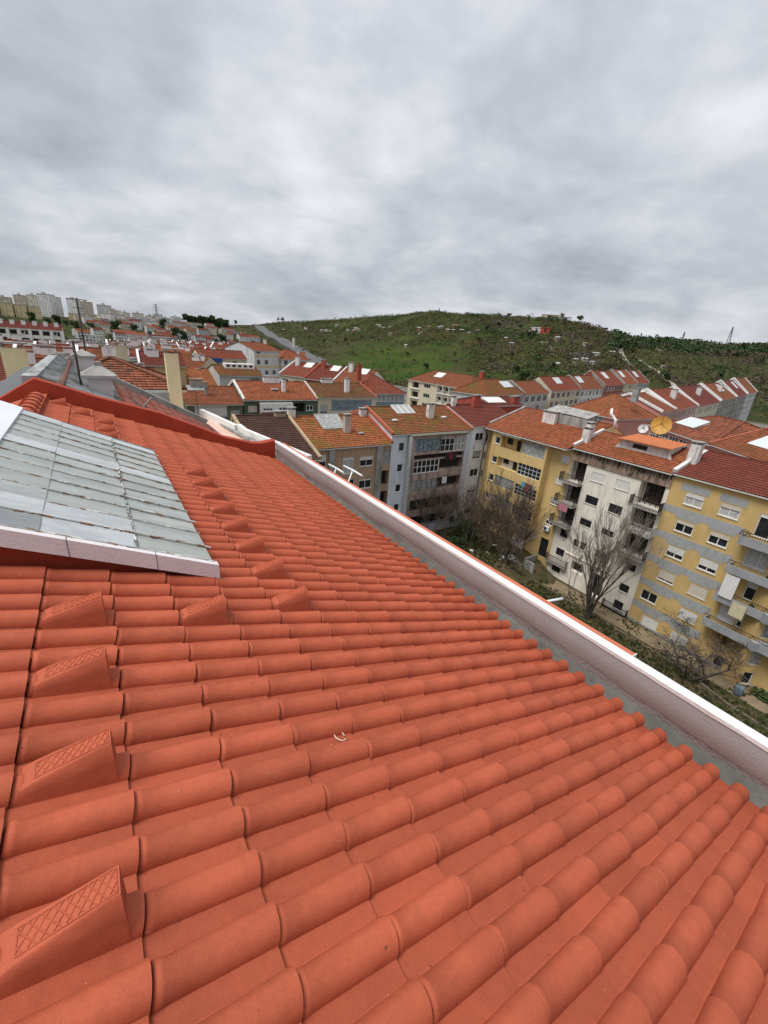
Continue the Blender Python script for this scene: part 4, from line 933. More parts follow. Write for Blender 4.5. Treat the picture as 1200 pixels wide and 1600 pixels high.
m = MB(); m.tube([(42.1 + 1.35, 40.1, -8.6), (44.0 - .1, 40.08, -10.6), (43.7, 40.08, -12), (43.65, 40.08, -24.4)], .06, 6); m.v = [(x - 41.1, y - 40.2, z + 24.6) for x, y, z in m.v]; m.build('drain_pipe', darkmetal, Wn.o)
Wn.chimney(4.8, 4.8, 1.2, .6, 1.5, mat=pmat('red_render', (.36, .075, .05), stain=(.2, .07, .05), stain_amt=.5)); Wn.chimney(.8, 5.2, .6, .5, 1.2)
cloth((41.7, 39.9, -11.5), (43.2, 39.9, -11.5), .9, clw, 'white washing under the top window of the narrow white block')
cloth((43.5, 39.9, -11.7), (44.1, 39.9, -11.7), .9, clw, 'white washing in the corner between the white and the yellow block')

Bb = Bld('apartment_block', 'pale blue apartment block with a stack of enclosed weathered balconies', 'building', (28.2, 40.2), 0, 12.85, 11.5, -24.6, -9.55, bluew)
Bb.walls(front=[win(1.1, 1.9, -10.65, -11.7, nx=1), win(11.05, 12.0, -10.9, -11.9), win(11.05, 12.0, -13.45, -14.45), win(11.0, 12.0, -16.0, -16.95, frame=brown), win(11.0, 12.0, -18.6, -19.6), win(10.9, 11.95, -21.85, -22.8, frame=brown), rec(3.0, 10.9, -20.7, -22.3, deep=.8), win(1.1, 1.9, -13.3, -14.3, nx=1), win(1.1, 1.9, -15.9, -16.9, nx=1), win(1.1, 1.9, -18.5, -19.5, nx=1)], gable=(6.2, -7.45))
Bb.gable(6.2, -7.45, tile_moss, side=-.05)
def Bf(u, d, z): return Bb.F(u, d - .85, z)
bo = [grd(2.85, 6.95, -10.15, -11.75, 6, 1, glass=blueglass, frame=darkmetal), grd(6.97, 9.2, -10.3, -12.0, 3, 2, t=.07), grd(9.22, 11.0, -10.3, -12.0, 3, 2, t=.07, glass=dullglass), rec(2.9, 11.0, -12.15 + .0, -12.75, deep=.5, wall=darkin, door=False),
      grd(2.9, 7.0, -12.85, -14.5, 6, 2, t=.08), rec(7.05, 11.0, -12.9, -14.3, deep=.8, wall=darkin), grd(2.9, 7.0, -15.4, -16.8, 5, 1, glass=dullglass, frame=brown), rec(7.05, 11.0, -15.4, -16.8, deep=.8, wall=darkin), grd(2.9, 7.0, -18.0, -19.4, 5, 1, frame=brown), rec(7.05, 11.0, -18.0, -19.4, deep=.8, wall=darkin)]
m = MB(); facade(m, Bf, 2.5, 11.15, -20.3, -9.9, bo)
for u in (2.5, 11.15): m.face([Bf(u, 0, -20.3), Bf(u, .85, -20.3), Bf(u, .85, -9.9), Bf(u, 0, -9.9)])
for z in (-20.3, -9.9): m.face([Bf(2.5, 0, z), Bf(11.15, 0, z), Bf(11.15, .85, z), Bf(2.5, .85, z)])
bay = m.build('bay', pinkpanel, Bb.o)
for o in bo: window(bay, Bf, o)
m = MB(); m.box(2.35, 11.3, -.15, .85, -9.895, -9.7, T=Bf); m.build('canopy', MATS['mossy_canopy'], bay)
m = MB(); m.box(2.3, 2.497, -.05, .85, -24.5, -9.9, T=Bf); m.build('pier', gband, bay)
for z in (-14.4, -17.0, -19.6):
    m = MB(); m.box(7.02, 11.1, -.06, .0 - .003, z - .8, z, T=Bf); m.build('balcony_front', pinkpanel, bay)
Bb.firewall(.0, pmat('terracotta_coping', (.38, .11, .06), stain=(.2, .1, .06), stain_amt=.5), .28, .25); Bb.firewall(12.8, MATS['terracotta_coping'], .25, .22)
Bb.chimney(8.0, 3.2, .9, .55, 1.7); Bb.skylight(3.6, 4.3, 2.8, 1.7, n=3, mat=blindg)
for u, v in ((2.1, 2.7), (10.3, 3.0)):
    m = MB(); z = Bb.roofz(v) + .12; m.box(u - .3, u + .3, v - .3, v + .3, z, z + .12); m.build('roof_window', pvc, Bb.o)
for i, (a, b, z, mt, lb) in enumerate([(36.0, 36.6, -12.2, clk, 'black garment under the top enclosed balcony of the pale blue block'), (36.7, 37.2, -12.2, clr, 'dark red garment under the top enclosed balcony of the pale blue block'), (37.3, 37.9, -12.2, clk, 'second black garment, right of the dark red one on the pale blue block'), (35.9, 36.7, -15.3, clw, 'white cloth hanging in the third-floor opening of the pale blue block'), (36.6, 38.0, -18.0, clk, 'large black blanket hanging on the lower balcony of the pale blue block')]):
    cloth((a, 39.2, z), (b, 39.2, z), .9 if i < 4 else 1.3, mt, lb)

Tb = Bld('apartment_block', 'tan apartment block with orange mossy roof just beyond the parapet', 'building', (17.8, 40.2), 0, 10.35, 12, -24.6, -10.6, tanw)
Tb.walls(front=[win(.2, 1.95, -11.35, -12.7, blind=.55), win(4.0, 5.4, -11.9, -13.8, cur=.4, blind=.15), win(6.2, 7.95, -11.95, -13.1, blind=.35), win(6.2, 7.9, -14.65, -15.8, blind=.15), win(4.1, 5.55, -14.5, -15.6), win(.3, 2.0, -14.5, -15.7, blind=.5)] + [grd(9.2, 10.3, -11.3, -13.1, 3, 2, glass=dullglass, frame=blindg), rec(9.2, 10.3, -13.9, -15.7, deep=.7), rec(9.2, 10.3, -16.5, -18.3, deep=.7)], gable=(6.05, -8.35))
Tb.gable(6.05, -8.35, tilemat('orange_mossy_tiles', (.30, .095, .04), moss=(.17, .12, .02), moss_amt=.7, thr=.48), side=-.03)
m = MB(); m.box(2.2, 2.9, -.25, -.003, -24.5, -10.75, T=Tb.F); m.build('pier', concrete, Tb.o); m = MB(); m.box(8.35, 9.1, -.25, -.003, -24.5, -10.75, T=Tb.F); m.build('pier', concrete, Tb.o)
Tb.firewall(.0, wallm('old_ochre_coping', (.40, .30, .19), amt=.7), .35, .3); Tb.firewall(10.35, MATS['terracotta_coping'], .3, .35)
Tb.skylight(3.1, 3.2, 3.0, 2.7, n=5, mat=dullglass, frame=concrete); Tb.chimney(5.7, 2.5, .75, .5, 1.9, mat=wallm('pinkish_chimney', (.5, .42, .37))); Tb.chimney(.4, 6.0, .8, .6, .9); Tb.chimney(9.7, 5.8, .9, .5, .8)
m = MB(); z = Tb.roofz(2.0) + .12; m.box(7.0, 7.6, 1.7, 2.3, z, z + .12); m.build('roof_window', concrete, Tb.o)
# dark brown roof left of it
Db = Bld('house', 'house with a nearly black tiled roof behind the gable parapet, left of the tan block', 'house', (11.4, 36.5), 0, 5.8, 9.5, -24.6, -10.6, tanw)
Db.walls(gable=(8.5, -7.9)); Db.gable(8.5, -7.9, tile_dark, side=-.1); Db.firewall(0, MATS['old_ochre_coping'], .3, .25); Db.firewall(5.8, MATS['old_ochre_coping'], .3, .25)
Db.chimney(4.9, 8.2, 1.2, .6, .4, mat=MATS['old_ochre_coping'])
# ================================================================ middle distance
greenw = wallm('dark_green_render', (.075, .12, .075), stain=(.16, .15, .12), amt=.55); dullgreen = wallm('faded_green_render', (.13, .15, .10), stain=(.2, .18, .14), amt=.6); creamw = wallm('cream_render', (.58, .52, .38)); whitew = wallm('white_render', (.72, .71, .67)); greyw = wallm('grey_render', (.50, .50, .49), amt=.6); yelloww = wallm('pale_yellow_render', (.72, .62, .38), amt=.2); redw = wallm('brick_red_render', (.33, .07, .045), amt=.3); pinkw = wallm('salmon_pink_render', (.52, .24, .20), amt=.35); limew = wallm('lime_render', (.28, .36, .16), amt=.3)
maroonp = flat('maroon_panel', (.22, .07, .08)); bluep = flat('blue_awning', (.03, .07, .25))
O = Bld('house', 'house with rusty roof and shuttered veranda left of the dark green one', 'house', (10.3, 65), 0, 7.7, 10, -24, -9.55, dullgreen)
O.walls(front=[win(1.0, 5.4, -10.0, -11.3, blind=.95, nx=4, boxhead=True), win(5.9, 7.2, -10.5, -11.6, blind=.9, bm=blindg), win(1.0, 5.4, -13.2, -14.8, blind=.4, nx=4)], gable=(5, -7.7)); O.gable(5, -7.7, tile_rust, geo=True); O.chimney(2.3, 4.4, 1.7, .5, 1.2, mat=concrete); O.chimney(3.2, 2.4, .5, .4, 1.7, mat=concrete); O.skylight(.9, 3.6, 2.6, 1.1, mat=dullglass, frame=concrete)
Gn = Bld('house', 'dark green house with orange roof, white veranda and pink panels', 'house', (18.2, 65), 0, 11.9, 10.5, -24, -8.95, greenw)
Gn.walls(front=[win(.6, 1.95, -9.85, -10.75, blind=1, bm=blindb), rec(7.5, 9.75, -9.55, -10.9, deep=1.2), win(9.95, 11.2, -9.9, -10.75, t=.09)], gable=(5.2, -6.85)); Gn.gable(5.2, -6.85, tile_orange, geo=True)
vm = MB(); Pv = lambda u, d, z: Gn.F(u, d - .7, z)
vo = [win(2.6, 4.2, -10.1, -10.6, nx=3, t=.12, sill=False), win(5.1, 6.9, -10.05, -10.65, nx=3, t=.12, sill=False)]
facade(vm, Pv, 2.2, 7.4, -10.75, -9.4, vo); facade(vm, Pv, 2.2, 7.4, -11.7, -10.75, [], 1)
for u in (2.2, 7.4): vm.face([Pv(u, 0, -11.7), Pv(u, .7, -11.7), Pv(u, .7, -9.4), Pv(u, 0, -9.4)], 1)
vm.face([Pv(2.2, 0, -9.4), Pv(7.4, 0, -9.4), Pv(7.4, .7, -9.4), Pv(2.2, .7, -9.4)])
v_ = vm.build('veranda', [white, maroonp], Gn.o)
for o in vo: window(v_, Pv, o)
vm = MB()
for u in (2.15, 4.75, 7.35): vm.box(u, u + .1, -.03, -.003, -11.7, -9.4, T=Pv)
vm.build('veranda_post', pvc, v_)
Gn.firewall(0, chimw, .3, .25); Gn.firewall(11.9, MATS['pinkish_chimney'], .3, .25); Gn.chimney(7.0, 2.2, .5, .5, 1.9, mat=white); Gn.chimney(6.0, 4.9, 2.7, .6, .8, mat=white); 
m = MB(); z = Gn.roofz(2.6) + .1; m.box(5.1, 6.2, 2.2, 2.9, z, z + .15); m.build('roof_window', blindg, Gn.o)
Cr = Bld('house', 'cream house with long glazed top floor and mossy brown roof', 'house', (30.2, 65), 0, 11.3, 10.5, -24, -8.65, creamw)
Cr.walls(front=[win(.45, 1.75, -9.85, -11.7, blind=.6, bm=blindg), grd(2.5, 10.4, -9.15, -10.9, 6, 2, glass=blueglass, frame=blindg), win(2.5, 10.4, -12, -13.4, nx=6)], gable=(6, -7.0)); Cr.gable(6, -7.0, tilemat('dark_mossy_tiles', (.17, .07, .035), moss=(.16, .13, .02), moss_amt=.9, thr=.5), geo=True)
Cr.chimney(6.4, 2.0, .8, .5, 2.2, mat=white); Cr.chimney(4.5, 6.0, 2.2, .6, .6, mat=white); Cr.firewall(11.3, MATS['terracotta_coping'], .2, .2)
Gl = Bld('house', 'house with hipped orange roof over a teal glazed top floor', 'house', (45.8, 77), 0, 10.6, 12, -25, -9.3, flat('teal_panel', (.18, .26, .26)))
Gl.walls(front=[grd(.3, 10.3, -9.6, -11.2, 9, 1, glass=dullglass, t=.1), win(.3, 10.3, -12.4, -13.8, nx=8)]); Gl.hip(-5.9, tile_red); Gl.chimney(1.2, 4, .9, .7, 2.6, mat=redw, cap=redw)
# red cluster stepping down the street behind
for i, (P0, dg, w, ze, zr, tm, wm, lb) in enumerate([((37.0, 101), -62, 7.5, -8.0, -5.3, tile_red, creamw, 'first red roofed terrace house from the left, behind the cream house'), ((40.6, 94.2), -62, 7.5, -8.2, -5.4, tile_maroon, redw, 'terrace house with maroon roof and pale skylight in the middle of the red row'), ((44.2, 87.5), -62, 8, -8.3, -5.4, tile_rust, whitew, 'terrace house with rusty roof and white chimney at the right of the red row')]):
    b = Bld('house', lb, 'house', P0, dg, w, 11, -25, ze, wm, None); b.walls(front=[win(1, 2.6, ze - 1, ze - 2.3), win(4.4, 6.2, ze - 1, ze - 2.3)], gable=(5.5, zr)); b.gable(5.5, zr, tm, geo=False); b.firewall(0, chimw if i != 1 else redw, .3, .3); b.skylight(4.2, 3.6, 2.2, 1.6, mat=blindw, n=3); b.chimney(2, 4.2, 1.0, .7, 1.8, mat=chimw if i != 1 else redw)
# pale building with white gable wall
fw_band = farwall('beige_banded_render', (.55, .55, .54), wx=3.0, wz=2.75, band=(.52, .42, .26), fx=(.3, .7), fz=(.38, .78))
WBd = Bld('apartment_block', 'white and beige banded block with blank white gable wall, at the centre left', 'building', (37, 120), 28, 10, 11, -24, -3.7, fw_band); WBd.walls(gable=(5.5, -1.9), wall_l=wallm('streaked_white_gable', (.6, .61, .62), stain=(.3, .3, .3), amt=.7, thr=.47)); WBd.gable(5.5, -1.9, tile_orange, geo=False); WBd.chimney(9.5, 5, .8, .6, 1.2)
WB2 = Bld('apartment_block', 'lower beige banded block with hipped orange roof joined to the white gabled one', 'building', (46.0, 124), 12, 10, 10, -24, -5.6, fw_band); WB2.walls(); WB2.hip(-3.2, tile_orange); WB2.chimney(9, 7, .6, .5, 2.4)
B1 = Bld('house', 'white house with rusty orange roof behind the rusty roof at the centre left', 'house', (8.2, 88), 0, 11.4, 12, -23, -9.4, whitew); B1.walls(front=[win(6 + 1.7 * i, 7 + 1.7 * i, -9.9, -10.9, frame=brown) for i in range(3)] + [win(1.5, 3.5, -9.9, -11)], gable=(7, -7.0)); B1.gable(7, -7.0, tilemat('orange_brown_tiles', (.33, .11, .04), moss=(.2, .13, .03), moss_amt=.6), geo=True); B1.chimney(5.5, 6, 2.6, .6, 1.2)
B2 = Bld('house', 'grey stained house with dormer strip, left of the banded block', 'house', (19.8, 86), 0, 8.2, 11, -23, -7.35, greyw); B2.walls(front=[win(5.6, 7.8, -7.7, -9.0, nx=1, glass=blueglass)], gable=(5.5, -5.9)); B2.gable(5.5, -5.9, tile_moss, geo=True)
m = MB(); z = B2.roofz(3.5); m.box(2, 7.8, 3.5, 5.5, z, z + 1.0); d_ = m.build('dormer', white, B2.o)
for i in range(5): m = MB(); m.box(2.3 + i * 1.1, 2.9 + i * 1.1, 3.47, 3.5, z + .4, z + .8); m.build('dormer_window', glass, d_)
B3 = Bld('house', 'yellow house with a bright blue awning, left of the white gable wall', 'house', (21.6, 112), 0, 11, 10, -23, -5.6, creamw); B3.walls(front=[win(7.5, 8.6, -6.2, -7.2)], gable=(4.5, -4.0)); B3.gable(4.5, -4.0, tile_red, geo=False); m = MB(); m.box(1.5, 5.0, -.5, -.01, -6.6, -5.6, T=B3.F); m.build('awning', bluep, B3.o)
# yellow hipped building and its tall chimneys, left
Yh = Bld('house', 'pale yellow house with hipped tile roof, behind the pink chimney', 'house', (-2.2, 30), 0, 6.6, 8.5, -24, -3.35, yelloww)
Yh.walls(front=[win(.6, 2.2, -4.4, -5.6, blind=.8)], right=[win(1, 2.4, -4.6, -5.8)]); Yh.hip(-2.0, tilemat('worn_orange_tiles', (.27, .085, .045), moss=(.10, .08, .05), moss_amt=.6, dark_amt=.7), inset=3.3)
m = MB(); m.box(2.8, 6.5, -.5, -.01, -4.2, -3.6, T=Yh.F); m.build('awning', gband, Yh.o); m = MB(); m.box(2.8, 6.5, -.1, -.01, -5.2, -4.85, T=Yh.F); m.build('band', gband, Yh.o)
def tallchim(p, w, d, h, label, mat=None):
    o = empty('chimney_stack', (p[0], p[1], p[2] - h)); tag(o, label, 'chimney'); m = MB(); m.box(-w / 2, w / 2, -d / 2, d / 2, 0, h); m.build('shaft', mat or yelloww, o)
    c = MB(); 
    for x in (-w / 2 + .05, w / 2 - .13): c.box(x, x + .08, -d / 2 + .05, d / 2 - .05, h, h + .2)
    c.box(-w / 2 - .1, w / 2 + .1, -d / 2 - .08, d / 2 + .08, h + .2, h + .28); c.build('cap', concrete, o)
tallchim((4.1, 29.6, -1.33), .72, .5, 9, 'tall pale yellow chimney right of the hipped tile roof'); tallchim((-3.15, 29, -1.4), .95, .6, 9, 'tall yellow chimney at the left edge'); tallchim((2.2, 42, -1.5), .85, .6, 9, 'yellow chimney farther back behind the hipped roof', creamw)
o = empty('chimney_stack', (-1.1, 26, -12)); tag(o, 'wide low yellow chimney block left of the antennas', 'chimney'); m = MB(); m.box(-.7, .7, -.4, .4, 0, 9.9); m.build('shaft', yelloww, o); m = MB(); m.box(-.8, .8, -.5, .5, 10.05, 10.13); m.box(-.65, -.5, -.35, .35, 9.9, 10.05); m.box(-.08, .08, -.35, .35, 9.9, 10.05); m.box(.5, .65, -.35, .35, 9.9, 10.05); m.build('cap', concrete, o)
# salmon terrace
sal = pmat('salmon_terrace_paint', (.62, .42, .34), var=.1, stain=(.35, .28, .24), stain_amt=.5)
tr = empty('roof_terrace', (3.75, 17.2, -24)); tag(tr, 'salmon painted roof terrace with white parapet beyond the red gable', 'terrace')
m = MB(); m.face([(0, 0, 18.8), (3.6, 0, 18.8), (2.0, 13, 18.8), (0, 13, 18.8)]); m.face([(0, 0, 0), (3.6, 0, 0), (3.6, 0, 18.8), (0, 0, 18.8)]); m.face([(3.6, 0, 0), (2, 13, 0), (2, 13, 18.8), (3.6, 0, 18.8)]); m.build('deck', sal, tr)
m = MB(); m.beam((3.75, -.3, 19.0), (2.75, 6, 19.0), .22, .5); m.beam((2.75, 6, 19.0), (2.75, 7.2, 19.05), .22, .5); m.beam((2.6, 7.2, 19.0), (1.9, 13, 19.0), .22, .5); m.build('parapet', white, tr)
m = MB(); m.beam((3.0, -.3, 18.9), (2.2, 12, 18.9), .3, .14); m.build('drain_channel', concrete, tr)
# next house in our own row
greyfc = pmat('weathered_fibre_cement', (.34, .35, .35), rough=.85, var=.2, bump=.4, stain=(.14, .14, .13), stain_amt=.85, stain_scale=(1, 3, 1), stain_thr=.45)
N1 = Bld('house', 'next house in the row with worn dark red tiles beyond the red gable parapet', 'house', (3.6, 11.6), 90, 8.1, 9.0, -25, -3.75, whitew)
N1.walls(gable=(4.3, -1.45)); N1.gable(4.3, -1.45, tilemat('worn_dark_red_tiles', (.22, .07, .05), moss=(.12, .09, .07), moss_amt=.7, dark_amt=.7), geo=True, side=-.02); N1.firewall(8.1, concrete, .35, .28)
m = MB(); z = N1.roofz; SA = [(.5, 3.1, 23.2), (8.0, 3.1, 23.2), (8.0, 4.55, 23.84), (.5, 4.6, 23.88)]
m.face(SA); m.face([SA[0], SA[1], (8.0, 3.1, 22.4), (.6, 3.1, 22.4)]); m.face([SA[0], SA[3], (.6, 4.65, 22.4), (.6, 3.1, 22.4)])
for i in range(22): u = .6 + i * .35; m.beam((u, 3.11, 23.22), (u, 4.56, 23.87), .05, .03)
m.build('skylight', greyfc, N1.o)
m = MB(); m.beam((-.1, 4.70, 23.84), (8.2, 4.68, 23.78), .26, .16); m.build('ridge_flashing', greyfc, N1.o)
m = MB(); m.beam((-.2, 5.3, 23.35), (8.2, 5.3, 23.3), .5, .3); m.build('flat_coping', flat('dark_grey_membrane', (.12, .125, .13)), N1.o)
for u, v in ((1.6, 2.4), (1.8, 1.9), (2.0, 1.4), (2.2, .9)):
    m = MB(); q = z(v); m.box(u, u + .12, v - .25, v, q, q + .2); m.build('step_tile', pmat('worn_step_tile', (.2, .06, .045), var=.3), N1.o)
o = empty('chimney_stack', (.12, 13.2, -4)); tag(o, 'pale pink rendered chimney with grey pyramid cap just behind the red gable', 'chimney')
m = MB(); m.box(-.25, .25, -.2, .35, 0, 2.82); m.build('shaft', wallm('lilac_chimney_render', (.56, .50, .50), stain=(.3, .28, .27)), o)
m = MB(); 
for a, b in (((-.38, -.32, 2.82), (.38, -.32, 2.82)), ((.38, -.32, 2.82), (.38, .47, 2.82)), ((.38, .47, 2.82), (-.38, .47, 2.82)), ((-.38, .47, 2.82), (-.38, -.32, 2.82))): m.face([a, b, (.02, .08, 3.08)]); m.face([a, b, (b[0], b[1], 2.75), (a[0], a[1], 2.75)])
m.face([(-.38, -.32, 2.75), (.38, -.32, 2.75), (.38, .47, 2.75), (-.38, .47, 2.75)]); m.box(-.06, .1, 0, .16, 3.0, 3.12); m.build('cap', concrete, o)
o = empty('chimney_stack', (-.25, 17.8, -6)); tag(o, 'small pale chimney with pitched grey cap behind the pink one', 'chimney'); m = MB(); m.box(-.2, .35, -.2, .3, 0, 4.95); m.build('shaft', MATS['lilac_chimney_render'], o); m = MB(); m.box(-.28, .43, -.28, .38, 4.95, 5.0); m.face([(-.28, -.28, 5), (.43, -.28, 5), (.07, .05, 5.2)]); m.face([(.43, -.28, 5), (.43, .38, 5), (.07, .05, 5.2)]); m.face([(-.28, -.28, 5), (-.28, .38, 5), (.07, .05, 5.2)]); m.build('cap', concrete, o)
m = MB(); a = Vector((.75, 12.6, -1.7)); m.beam(a, a + Vector((.42, -.1, -.42)), .035, .035); m.beam(a + Vector((.45, .1, .02)), a + Vector((-.02, -.1, -.42)), .035, .035); tag(m.build('wooden_frame', pmat('grey_weathered_wood', (.25, .21, .19), var=.3)), 'crossed weathered wooden slats right of the pink chimney', 'wooden slats')
# tv antennas
def antenna(base, top, els, label):
    o = empty('tv_antenna', base); tag(o, label, 'antenna'); base = Vector(base); t = Vector(top) - base; m = MB(); m.tube([(0, 0, 0), t], .03, 6); m.build('mast', flat('rusty_mast', (.05, .035, .03)), o)
    b = MB()
    for h, ln, n, az in els:
        c = t * h; d = Vector((math.cos(az), math.sin(az), 0)); q = Vector((-d.y, d.x, 0)); b.tube([c - d * ln / 2, c + d * ln / 2], .01, 4)
        for i in range(n): e = c + d * (ln * (i / (n - 1) - .5)); k = .14 - .05 * i / n; b.tube([e - q * k, e + q * k], .006, 3)
    b.build('antenna_boom', MATS['rusty_mast'], o)
antenna((-.27, 13, -1.9), (-.28, 13, -.40), [(.97, .30, 4, 1.2), (.78, .12, 2, .2)], 'shorter dark television mast in front of the pale chimney')
antenna((-.10, 17.8, -2.2), (-.08, 17.8, .72), [(.985, .55, 8, .1), (.9, .3, 4, 1.3), (.62, .25, 5, 2.2)], 'taller television mast rising above the hillside apartments')
antenna((7.9, 44, -9), (7.9, 44, -5.2), [(.95, .9, 6, .4)], 'small television mast beyond the salmon terrace')

# ---------------------------------------------------------------- behind the right-hand row
rough_rust = tilemat('coarse_rusty_tiles', (.27, .085, .045), moss=(.11, .06, .035), moss_amt=.8, dark_amt=.6, var=.4)
Pk = Bld('apartment_block', 'pink trimmed block with coarse rusty roof and white roof light, behind the orange dish', 'building', (75.5 - 1.5 * .6157, 34.8 - 1.5 * .788), -128, 15.5, 13, -25, -8.8, pinkw)
Pk.walls(front=[grd(.6 + i * 2.7, 2.9 + i * 2.7, -9.5, -10.9, 3, 2, t=.1) for i in range(5)]);Pk.hip(-6.3, rough_rust, inset=5); Pk.skylight(3.2, 1.9, 4.6, 2.0, n=6, mat=flat('white_roof_glass', (.55, .62, .64), .3)); Pk.firewall(15.5, MATS['terracotta_coping'], .3, .25)
m = MB(); m.box(0, 15.5, -.1, -.003, -9.35, -8.85, T=Pk.F); m.build('cornice', flat('pink_cornice', (.55, .25, .22)), Pk.o)
P2 = Bld('apartment_block', 'pink trimmed block with red roof at the right edge', 'building', (75.5 - 17.02 * .6157, 34.8 - 17.02 * .788), -128, 22, 13, -25, -8.8, pinkw)
P2.walls(gable=(5.5, -6.5)); P2.gable(5.5, -6.5, tile_rust, geo=True, side=0); P2.skylight(3.2, 1.9, 4.6, 2.0, n=6, mat=MATS['white_roof_glass'])
m = MB(); m.box(0, 22, -.1, -.003, -9.35, -8.85, T=P2.F); m.build('cornice', MATS['pink_cornice'], P2.o)
og = Bld('house', 'house with broad hipped orange roof and grey glazed top floor, above the yellow block\'s roof', 'house', (85.5, 56.5), -97, 13, 12, -25, -9.9, pinkw)
og.walls(front=[grd(.6, 9.4, -10.2, -11.8, 8, 1, glass=dullglass, t=.09)]); og.hip(-6.1, tilemat('bright_orange_tiles', (.28, .09, .04), moss=(.18, .09, .03), moss_amt=.5)); og.chimney(11.5, 5, 1.1, .8, 2.2, mat=concrete)
gw = Bld('apartment_block', 'cream block with open balconies, green end wall and red hipped roof below the meadow', 'building', (83.2, 112), -90, 28, 11, -26, -9.25, creamw)
gwo = []
for z in (-9.9, -12.7, -15.5):
    gwo += [rec(2, 5.5, z, z - 1.7, deep=.8), win(8, 11, z, z - 1.1, nx=3)] + [rec(14.5 + i * 2.7, 16.9 + i * 2.7, z, z - 1.8, deep=.7, wall=greyw) for i in range(5)]
gw.walls(front=gwo, wall_r=limew); gw.hip(-6.2, tile_rust); gw.skylight(9, 2.6, 3.5, 1.8, mat=blindw, n=4); gw.chimney(26.3, 5.0, 1.2, .9, 1.6, mat=redw)
for z in (-9.6, -12.45, -15.25):
    m = MB(); m.box(14.2, 28, -.35, -.01, z - 2.3, z - 2.1, T=gw.F); m.box(1.5, 6, -.35, -.01, z - 2.3, z - 2.1, T=gw.F); m.build('balcony_slab', white, gw.o)
    r = MB(); r.box(14.2, 27.9, -.34, -.3, z - 1.25, z - 1.2, T=gw.F)
    for i in range(6): r.box(14.2 + i * 2.7, 14.35 + i * 2.7, -.34, -.2, z - 2.1, z + .3, T=gw.F)
    r.build('balcony_frame', white, gw.o)
rA = R_(14); rB = R_(12)
def along(P, a, u): return (P[0] + math.cos(a) * u, P[1] + math.sin(a) * u)
def rowhouse(P, a, u0, w, D_, ze, v, zr, tm, wm, lb, wn=3, fire=concrete, sky=None, chim=None, cols=None, zb=-27, hip=False):
    b = Bld('apartment_block', lb, 'building', along(P, a, u0), math.degrees(a), w, D_, zb, ze, wm); ops = []
    n = max(2, int(w / 4)); 
    for fl in range(wn):
        z = ze - .7 - 2.8 * fl
        for i in range(n):
            x = w * (i + .18) / n; x2 = w * (i + .82) / n; ops.append(grd(x, x2, z, z - 1.9, 3, 1, t=.14, glass=rng.choice([glass, dullglass, glass]), frame=pvc))
    b.walls(front=ops, gable=None if hip else (v, zr))
    if hip: b.hip(zr, tm)
    else: b.gable(v, zr, tm, geo=False)
    if fire and not hip: b.firewall(0, fire, .45, .4); b.firewall(w, fire, .45, .4)
    if sky: b.skylight(sky, v * .45, min(5, w * .25), v * .4, mat=flat('pale_roof_glass', (.5, .55, .56), .35), n=4)
    if chim: b.chimney(chim, v * .5, 1.8, 1.2, 2.0)
    return b
PA = (86, 78); PB = (112, 46)
rowhouse(PA, rA, -3, 20, 11, -9.9, 5, -6.6, tile_moss, greyw, 'block with mossy hipped roof and rusty canopy, right of the green end wall', hip=True, sky=12)
rowhouse(PA, rA, 17.5, 17, 10, -10.2, 5, -7.2, tile_rust, greyw, 'low block with dark rusty roof, left of the cream block with big windows', sky=None)
rowhouse(PA, rA, 36.6, 26.5, 11, -9.7, 5, -5.9, tile_red, creamw, 'cream block with large framed windows and bright red roof with a white roof light', wn=3, sky=9, fire=None)
rowhouse(PA, rA, 63.6, 26, 11, -9.9, 5.5, -5.6, tile_rust, whitew, 'pale block with rusty roof and long roof light, in the back row', sky=4, wn=3)
rowhouse(PA, rA, 90.2, 28, 12, -8.9, 7, -3.8, tile_red, redw, 'dark red fronted block with white firewalls in the back row', sky=10)
rowhouse(PA, rA, 119, 22, 12, -8.6, 7, -3.1, tile_orange, yelloww, 'yellowish block with white framed roof windows in the back row', sky=6)
rowhouse(PA, rA, 142, 24, 12, -8.6, 7, -3.1, tile_red, greyw, 'last grey block at the right end of the back row', sky=8)
for i, (u0, w, ze, zr, tm, wm, lb) in enumerate([(-13, 12, -9.0, -6.2, tile_rust, pinkw, 'leftmost rusty roofed block with white firewall in the right-hand row'), (-.5, 25.5, -9.2, -5.5, tile_red, pinkw, 'red roofed block with white chimney and salmon front in the right-hand row'), (26.5, 37, -9.6, -5.1, tile_maroon, creamw, 'block with deep red roof, white firewalls and pale chimney in the right-hand row'), (65, 37, -9.3, -4.7, tile_rust, wallm('ivy_stained_render', (.30, .27, .23), stain=(.1, .09, .07), amt=.9, thr=.42), 'stained grey-brown block with rusty roof in the right-hand row'), (104, 34, -9.2, -3.8, tile_maroon, MATS['ivy_stained_render'], 'far block with white trimmed roof valley in the right-hand row'), (140, 40, -8.9, -2.8, tile_rust, greyw, 'last block at the far right end of the right-hand row')]):
    rowhouse(PB, rB, u0, w, 13, ze, 7, zr, tm, wm, lb, chim=w * .45 if i in (1, 2, 3) else None, fire=white, wn=4, sky=w * .6 if i in (3, 4) else None)
Rt_ = Bld('house', 'dark red rendered attic with a flat white roof light behind the narrow white block', 'house', (56.2, 52), 0, 9, 8, -25, -8.4, redw); Rt_.walls(gable=(4, -7.5)); Rt_.gable(4, -7.5, tile_maroon, geo=False); Rt_.skylight(1.0, 1.0, 4.5, 2.0, mat=blindw, n=5); Rt_.chimney(7.8, 1.0, 1.6, .8, 1.0, mat=redw)

